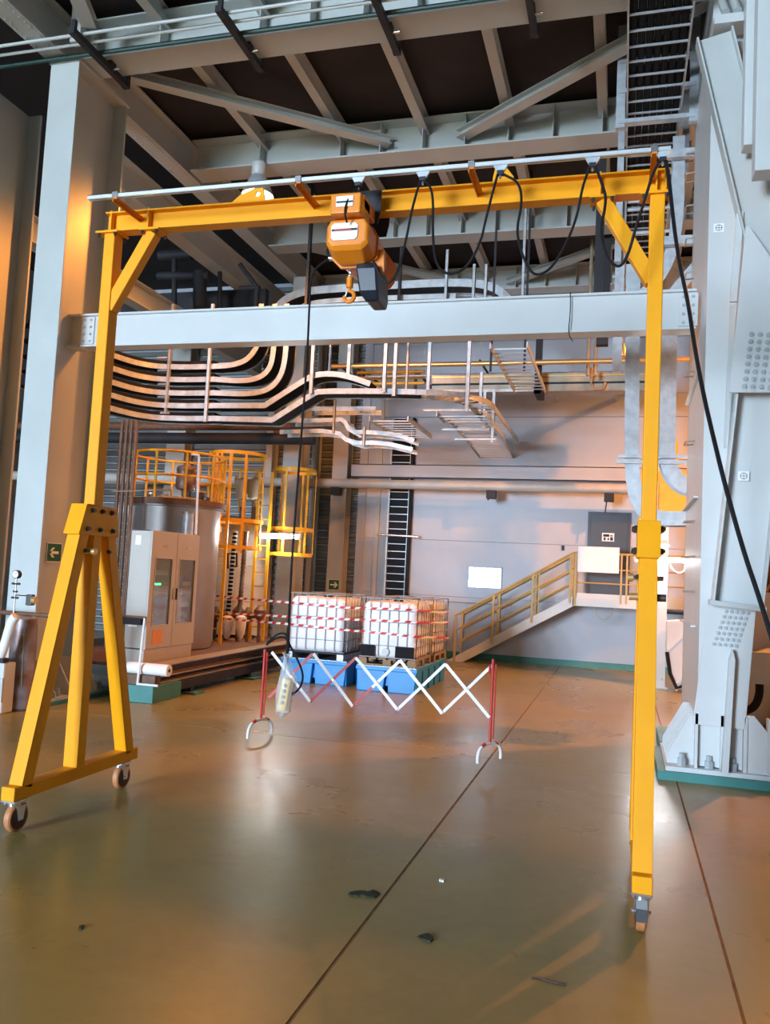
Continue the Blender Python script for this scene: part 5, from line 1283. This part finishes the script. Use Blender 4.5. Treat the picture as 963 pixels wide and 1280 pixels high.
# tray stub steps seen from below, with end frames
def ystub(label, pxa, pxb, py, y0, y1, m='galvanised', rh=.10):
    a_, b_ = P(pxa, py, y=y0), P(pxb, py, y=y0)
    return tray(label, [V((a_.x, y0, a_.z)), V((a_.x, y1, a_.z))], (1, 0, 0), b_.x-a_.x, rh, .28, m)
ystub('tray stub seen from below between the arch and the wall', 462, 510, 523, 16.2, 18.4, floor if False else 'galvanised')
hs = ystub('high tray stub seen from below under the tie beam', 613, 659, 432, 14.0, 17.5)
for px in (615, 657): c = P(px, 425, y=15.6); MB().box(c.x-.02, c.x+.02, 15.58, 15.62, P(636, 432, y=14).z-.04, ZC).build('drop_rod', 'dark_steel', hs)
ystub('tray stub crossing above the dark bus duct', 546, 608, 517, 16.0, 16.74)
stp = tray('ladder tray dropping in steps to the wall beyond the bend', [P(560, 525, y=16.8), P(580, 544, y=18.0), P(586, 553, y=19.2), P(586, 553, y=19.2)+V((0, YW-19.22, -.1))], (1, 0, 0), .85, .08, .22)
for px, p0, p1 in ((605.5, 490, 539), (616.5, 490, 553), (601, 465, 520)):
    strut('galvanised hanger strut at the stepped ladder tray', px, p0, p1, 17.2, .07, par=stp)
for px0, px1, py in ((553, 612, 537), (569, 620, 549), (530, 590, 513)):
    a_, b_ = P(px0, py, y=17.2), P(px1, py, y=17.2); MB().box(a_.x, b_.x, 17.18, 17.22, a_.z-.02, a_.z+.02).build('cross_bar', 'galvanised', stp)
# vertical ladder tray on the back wall
c = P(498, 660, y=20.7)
wl_ = thing('cable_tray', 'tall dark ladder tray fixed upright to the back wall', 'cable tray', (c.x, 20.7, .9))
zA, zB = P(482, 760, y=20.7).z, 9.0
for x in (-5.80, -5.27): MB().box(x-.02, x+.02, 20.66, 20.78, zA, 6.0).build('side_rail', 'galvanised', wl_)
MB().box(-5.78, -5.29, 20.74, 20.78, zA, 6.0).build('cable_bundle', 'black_rubber', wl_)
MB().box(-5.26, -5.20, 20.60, 20.78, zA, 6.0).build('cable_bundle', 'black_rubber', wl_)
k = 0
while zA+.12+k*.19 < 6.0:
    barpiece('rung', (-5.79, 20.68, zA+.12+k*.19), (-5.28, 20.68, zA+.12+k*.19), .02, .02, 'galvanised', wl_); k += 1
c0, c1 = P(472, 668, y=20.6), P(523, 671, y=20.6)
tag(MB().cyl((c0.x, 20.6, c0.z), (c1.x, 20.6, c1.z), .035, 10).build('ladder_clamp', 'bright_steel'), 'thick steel rod clamped across the upright ladder tray', 'rod')
# pipes and bus duct above the wall
def xpipe(label, p, q, y, r, m, name='long_pipe'):
    a_, b_ = P(*p, y=y), P(*q, y=y); z = (a_.z+b_.z)/2
    return tag(MB().cyl((a_.x, y, z), (b_.x, y, z), r, 12).build(name, m), label, 'pipe')
lp = thing('long_pipe', 'long brass coloured pipe under the white tie beam', 'pipe', (-3, 17.6, 5.9))
a_, b_ = P(413, 461, y=17.6), P(875, 446, y=17.6); zq = (a_.z+b_.z)/2
MB().cyl((a_.x, 17.6, zq), (b_.x, 17.6, zq), .055, 12).build('pipe', 'brass', lp)
for px in (421, 600, 790): c = P(px, 455, y=17.6); MB().box(c.x-.02, c.x+.02, 17.58, YW-.002, zq+.05, zq+.085).build('wall_arm', 'dark_steel', lp)
tag(MB().cyl((-5.9, 18.45, 6.555), (-.08, 18.45, 6.555), .035, 12).build('long_pipe', 'galvanised'), 'pale thin pipe along the top of the dark bus duct', 'pipe')
yp = thing('yellow_pipe_rack', 'rack of three short yellow pipes on wall arms behind the hangers', 'pipes', (-5.5, 18.6, 5.4))
for k in range(3):
    a_, b_ = P(447, 466+7*k, y=18.6), P(531, 465+7*k, y=18.6); MB().cyl((a_.x, 18.6, a_.z), (b_.x, 18.6, a_.z), .04, 12).build('pipe', 'safety_yellow', yp)
for px in (455, 520):
    a_, b_ = P(px, 462, y=18.6), P(px, 486, y=18.6)
    MB().box(a_.x-.03, a_.x+.03, 18.62, 18.68, b_.z, a_.z).build('upright', 'dark_steel', yp); MB().box(a_.x-.02, a_.x+.02, 18.66, YW-.002, a_.z-.05, a_.z).build('wall_arm', 'dark_steel', yp)
t = thing('bus_duct', 'long dark bus duct with yellow edges along the back wall', 'duct', (-3, 18.5, 5.6))
a_, b_ = P(540, 480, y=18.4), P(790, 474, y=18.4); zq = (a_.z+b_.z)/2
bdt = t
MB().box(a_.x, b_.x+.6, 18.4, 18.75, zq-.22, zq+.12).build('housing', 'tarnished', t, .01)
MB().box(a_.x, b_.x+.6, 18.37, 18.4, zq+.10, zq+.15).build('edge_strip', 'brass', t); MB().box(a_.x, b_.x+.6, 18.38, 18.4, zq-.06, zq-.02).build('edge_strip', 'dark_steel', t)
for px in (575, 690, 770): c = P(px, 478, y=18.7); MB().box(c.x-.025, c.x+.025, 18.74, YW-.002, zq+.05, zq+.10).build('wall_arm', 'galvanised', t)
a_, b_ = P(555, 489, y=18.2), P(677, 488, y=18.2)
MB().box(a_.x, b_.x, 18.18, 18.24, a_.z-.03, a_.z+.03).build('support_channel', 'galvanised', t)
a_, b_ = P(674, 455, y=18.0), P(684, 498, y=18.3)
MB().box(a_.x-.07, a_.x+.07, 17.90, 18.02, zq-.36, a_.z+.9).build('upright', 'dark_steel', t); MB().box(a_.x-.08, a_.x+.08, 17.90, 18.70, zq-.36, zq-.21).build('arm', 'dark_steel', t)
MB().tube(chaikin([a_+V((-.12, -.12, -.05)), a_+V((0, -.12, .06)), a_+V((.14, -.12, -.05))], 2), .03, 8).build('hook', 'bright_steel', t)
rp = thing('riser_pair', 'pair of slim tarnished riser pipes in a dark clamp behind the knee brace', 'pipes', (-1, 18, 6))
for px in (737, 746):
    b_ = P(px-2, 470, y=18.0); MB().cyl((b_.x, 18, b_.z), (b_.x, 18, ZC), .04, 8).build('riser_pipe', 'tarnished', rp)
a_ = P(742, 290, y=17.95); MB().box(a_.x-.45, a_.x+.5, 17.9, 18.1, a_.z-.06, a_.z+.06).build('riser_clamp', 'dark_steel', rp)
a_ = P(757, 300, y=17.4); tag(MB().box(a_.x-.12, a_.x+.12, 17.4, 17.6, P(757, 432, y=17.5).z, ZC).build('dark_post', 'dark_steel'), 'dark upright post behind the knee brace', 'post')
a_, b_ = P(745, 487, y=18.3), P(757, 487, y=18.3)
MB().tube(chaikin([P(740, 460, y=18.33), P(739, 486, y=18.33), P(754, 487, y=18.33), P(757, 478, y=18.33)], 1), .03, 8).build('bent_pipe', 'tarnished', bdt)
LZT_ = 8.455
c = P(779, 440, y=16); tag(MB().lathe([(.02, -.12), (.06, -.08), (.07, .04), (.03, .16)], (c.x, 16, c.z), 14).cyl((c.x, 16, c.z+.15), (c.x, 16, LZT_), .006, 6).build('cable_weight', 'brass'), 'small brass weight hanging beside the galvanised tray', 'weight')

# galvanised vertical trays beside the gantry leg
T3 = 12.5
tray('galvanised upright tray sweeping sideways under the hooked strut bars', chaikin(tp([(792, 330), (791.5, 420), (790, 540), (791, 600), (800, 632), (822, 648), (850, 648), (885, 648)], T3), 2), (0, 1, 0), .35, .20, .3, m='galvanised', floor=True)
tray('galvanised upright tray with a rounded bend nearer the box column', chaikin(tp([(838, 330), (837, 420), (834, 560), (836, 585), (850, 604), (872, 611), (900, 612)], T3), 2), (0, 1, 0), .35, .22, .3, m='galvanised', floor=True)
for y0, py in ((T3-.08, 570), (T3-.05, 577)):
    a_, b_ = P(773 if py == 570 else 770, py, y=y0), P(862, py-1, y=y0)
    tag(MB().box(a_.x, b_.x+.1, y0-.02, y0+.02, a_.z-.025, a_.z+.025).build('strut_bar', 'galvanised'), ['thick', 'thin'][py == 577]+' galvanised strut bar crossing the upright trays', 'bar')
# upper part: risers and elbow near the column
tray('galvanised riser tray next to the box column above the tie beam', chaikin(tp([(849, 170), (849, 200), (848, 270), (840, 318), (822, 352), (800, 372)], T3-.4), 2), (0, 1, 0), .35, .16, .3, m='galvanised', floor=True)
tray('short sloping perforated tray by the column and tie beam', tp([(838, 372), (875, 328)], T3-.5), (0, 1, 0), .3, .16, .2)
for py in (192, 300):
    a_, b_ = P(829, py+2, y=T3-.5), P(872, py, y=T3-.5)
    tag(MB().box(a_.x, b_.x+.1, T3-.54, T3-.44, a_.z-.06, a_.z+.06).build('channel_bar', 'galvanised'), ['upper', 'lower'][py == 300]+' thick galvanised bar fixing the riser tray to the column', 'bar')
c = P(776, 300, y=13.0)
rr_ = thing('rod_rack', 'grey upright post with thin cross rods behind the knee brace', 'rack', (c.x, 13.2, 6))
MB().box(c.x-.07, c.x+.07, 13.265, 13.345, 5.3, 8.452).build('post', 'galvanised', rr_)
for py in (253, 263, 292, 363, 345):
    a_, b_ = P(766, py+2, y=13.4), P(842, py, y=13.4)
    MB().cyl((a_.x, 13.36, a_.z), (b_.x, 13.36, a_.z), .03, 8).build('cross_rod', 'galvanised', rr_)
# overhead ladder tray on a trapeze
LZT = 8.5
a_, b_ = P(785, 0, z=LZT), P(862, 0, z=LZT)
tray('wide overhead ladder tray seen from below near the column head', [V((-.11, 7.5, LZT)), V((-.11, 17.5, LZT))], (1, 0, 0), .70, .10, .30)
oc = thing('cable_bundle', 'mat of black cables lying on the wide overhead ladder tray', 'cables', (.24, 12.5, LZT+.02))
for k in range(7): MB().cyl((-.05+k*.095, 7.5, LZT+.03), (-.05+k*.095, 17.5, LZT+.03), .045, 8).build('cable', 'matte_black', oc)
tray('second overhead ladder tray above the wide one', [V((-.11, 7.5, LZT+.45)), V((-.11, 17.5, LZT+.45))], (1, 0, 0), .74, .10, .60, m='dark_steel')
t = thing('trapeze_hanger', 'galvanised trapeze frame hanging around the overhead ladder tray', 'hanger', (.3, 11.4, 8.3))
for x in (-.20, .76): MB().box(x-.06, x+.06, 11.57, 11.67, LZT-.20, ZC).build('hanger_leg', 'galvanised', t)
for z in (LZT-.12, LZT+.32, LZT+.75): MB().box(-.22, .78, 11.55, 11.64, z-.03, z+.03).build('cross_member', 'galvanised', t)
t = thing('trapeze_hanger', 'far galvanised trapeze frame behind the first one', 'hanger', (.3, 13.2, 8.3))
for x in (-.20, .76): MB().box(x-.05, x+.05, 13.15, 13.25, LZT-1.5 if x < 0 else LZT-.15, ZC).build('hanger_leg', 'galvanised', t)
MB().box(-.22, .78, 13.13, 13.22, LZT-.13, LZT-.08).build('cross_member', 'galvanised', t)
c = P(753, 200, y=14); tag(MB().box(c.x-.07, c.x+.07, 14.0, 14.1, P(753, 400, y=14).z, ZC).build('dark_post', 'dark_steel'), 'dark upright post beside the overhead ladder tray', 'post')

# dark clutter behind the tie beam near the tank
t = thing('dark_pipework', 'dark shadowed pipe frame behind the knee brace and tie beam', 'pipework', (-9, 15.5, 6))
for p, q, r in (((200, 320), (240, 318), .12), (((198, 345), (262, 345), .10)), ((250, 340), (250, 385), .15), ((300, 330), (322, 360), .05), ((300, 360), (325, 360), .05), ((322, 360), (320, 385), .06), ((275, 340), (275, 385), .05), ((218, 320), (218, 385), .06)):
    MB().cyl(P(*p, y=16.2), P(*q, y=16.2), r, 10).build('pipe', 'dark_steel', t)
MB().box(P(150, 400, y=17.5).x, P(330, 400, y=17.5).x, 17.5, 17.7, 7.58, 8.445).build('duct', 'dark_steel', t)
tag(MB().cyl((-15.8, 17.2, P(250, 548, y=17.2).z), (-6.6, 17.2, P(250, 548, y=17.2).z), .13, 14).build('dark_pipe', 'dark_steel'), 'thick dark pipe running above the brown tank', 'pipe')
tag(MB().cyl((-15.8, 17.6, P(250, 533, y=17.6).z), (-6.6, 17.6, P(250, 533, y=17.6).z), .10, 14).build('dark_pipe', 'rust_pipe'), 'rusty pipe running just beneath the tray stack', 'pipe')
# ================================================================== FLOOR LITTER
def litter(px, py, r, m, label, seed, ex=1.0, nlay=7):
    c = P(px, py, z=0); rn = random.Random(seed); mb = MB()
    for k in range(nlay):
        a_ = rn.uniform(0, 6.28); d = rn.uniform(0, r)*.7; cx, cy = c.x+d*math.cos(a_)*ex, c.y+d*math.sin(a_); n_ = 7
        pts = [(cx+r*rn.uniform(.25, .6)*math.cos(2*math.pi*j/n_)*ex, cy+r*rn.uniform(.25, .6)*math.sin(2*math.pi*j/n_)) for j in range(n_)]
        mb.prism(pts, 'z', -.001, .004+rn.uniform(0, .008))
    return tag(mb.build('floor_litter', m), label, 'litter')
litter(456, 1118, .09, 'debris', 'dark scrap of leaves lying on the floor by the slab joint', 1, 1.1)
litter(552, 1101, .04, 'white_plate', 'small pale scrap of paper on the floor', 2, .5, 3)
litter(101, 1160, .03, 'debris', 'tiny dark chip on the floor near the castors', 3, 1, 2)
litter(535, 1172, .06, 'debris', 'faint dark scatter of dirt on the floor', 4, 1.2, 5)
tag(MB().tube(chaikin([P(665, 1222, z=.004), P(680, 1224, z=.004), P(694, 1229, z=.004), P(708, 1231, z=.004)], 2), .005, 6).build('floor_litter', 'hose_brown'), 'short dark strand of string on the floor', 'litter')
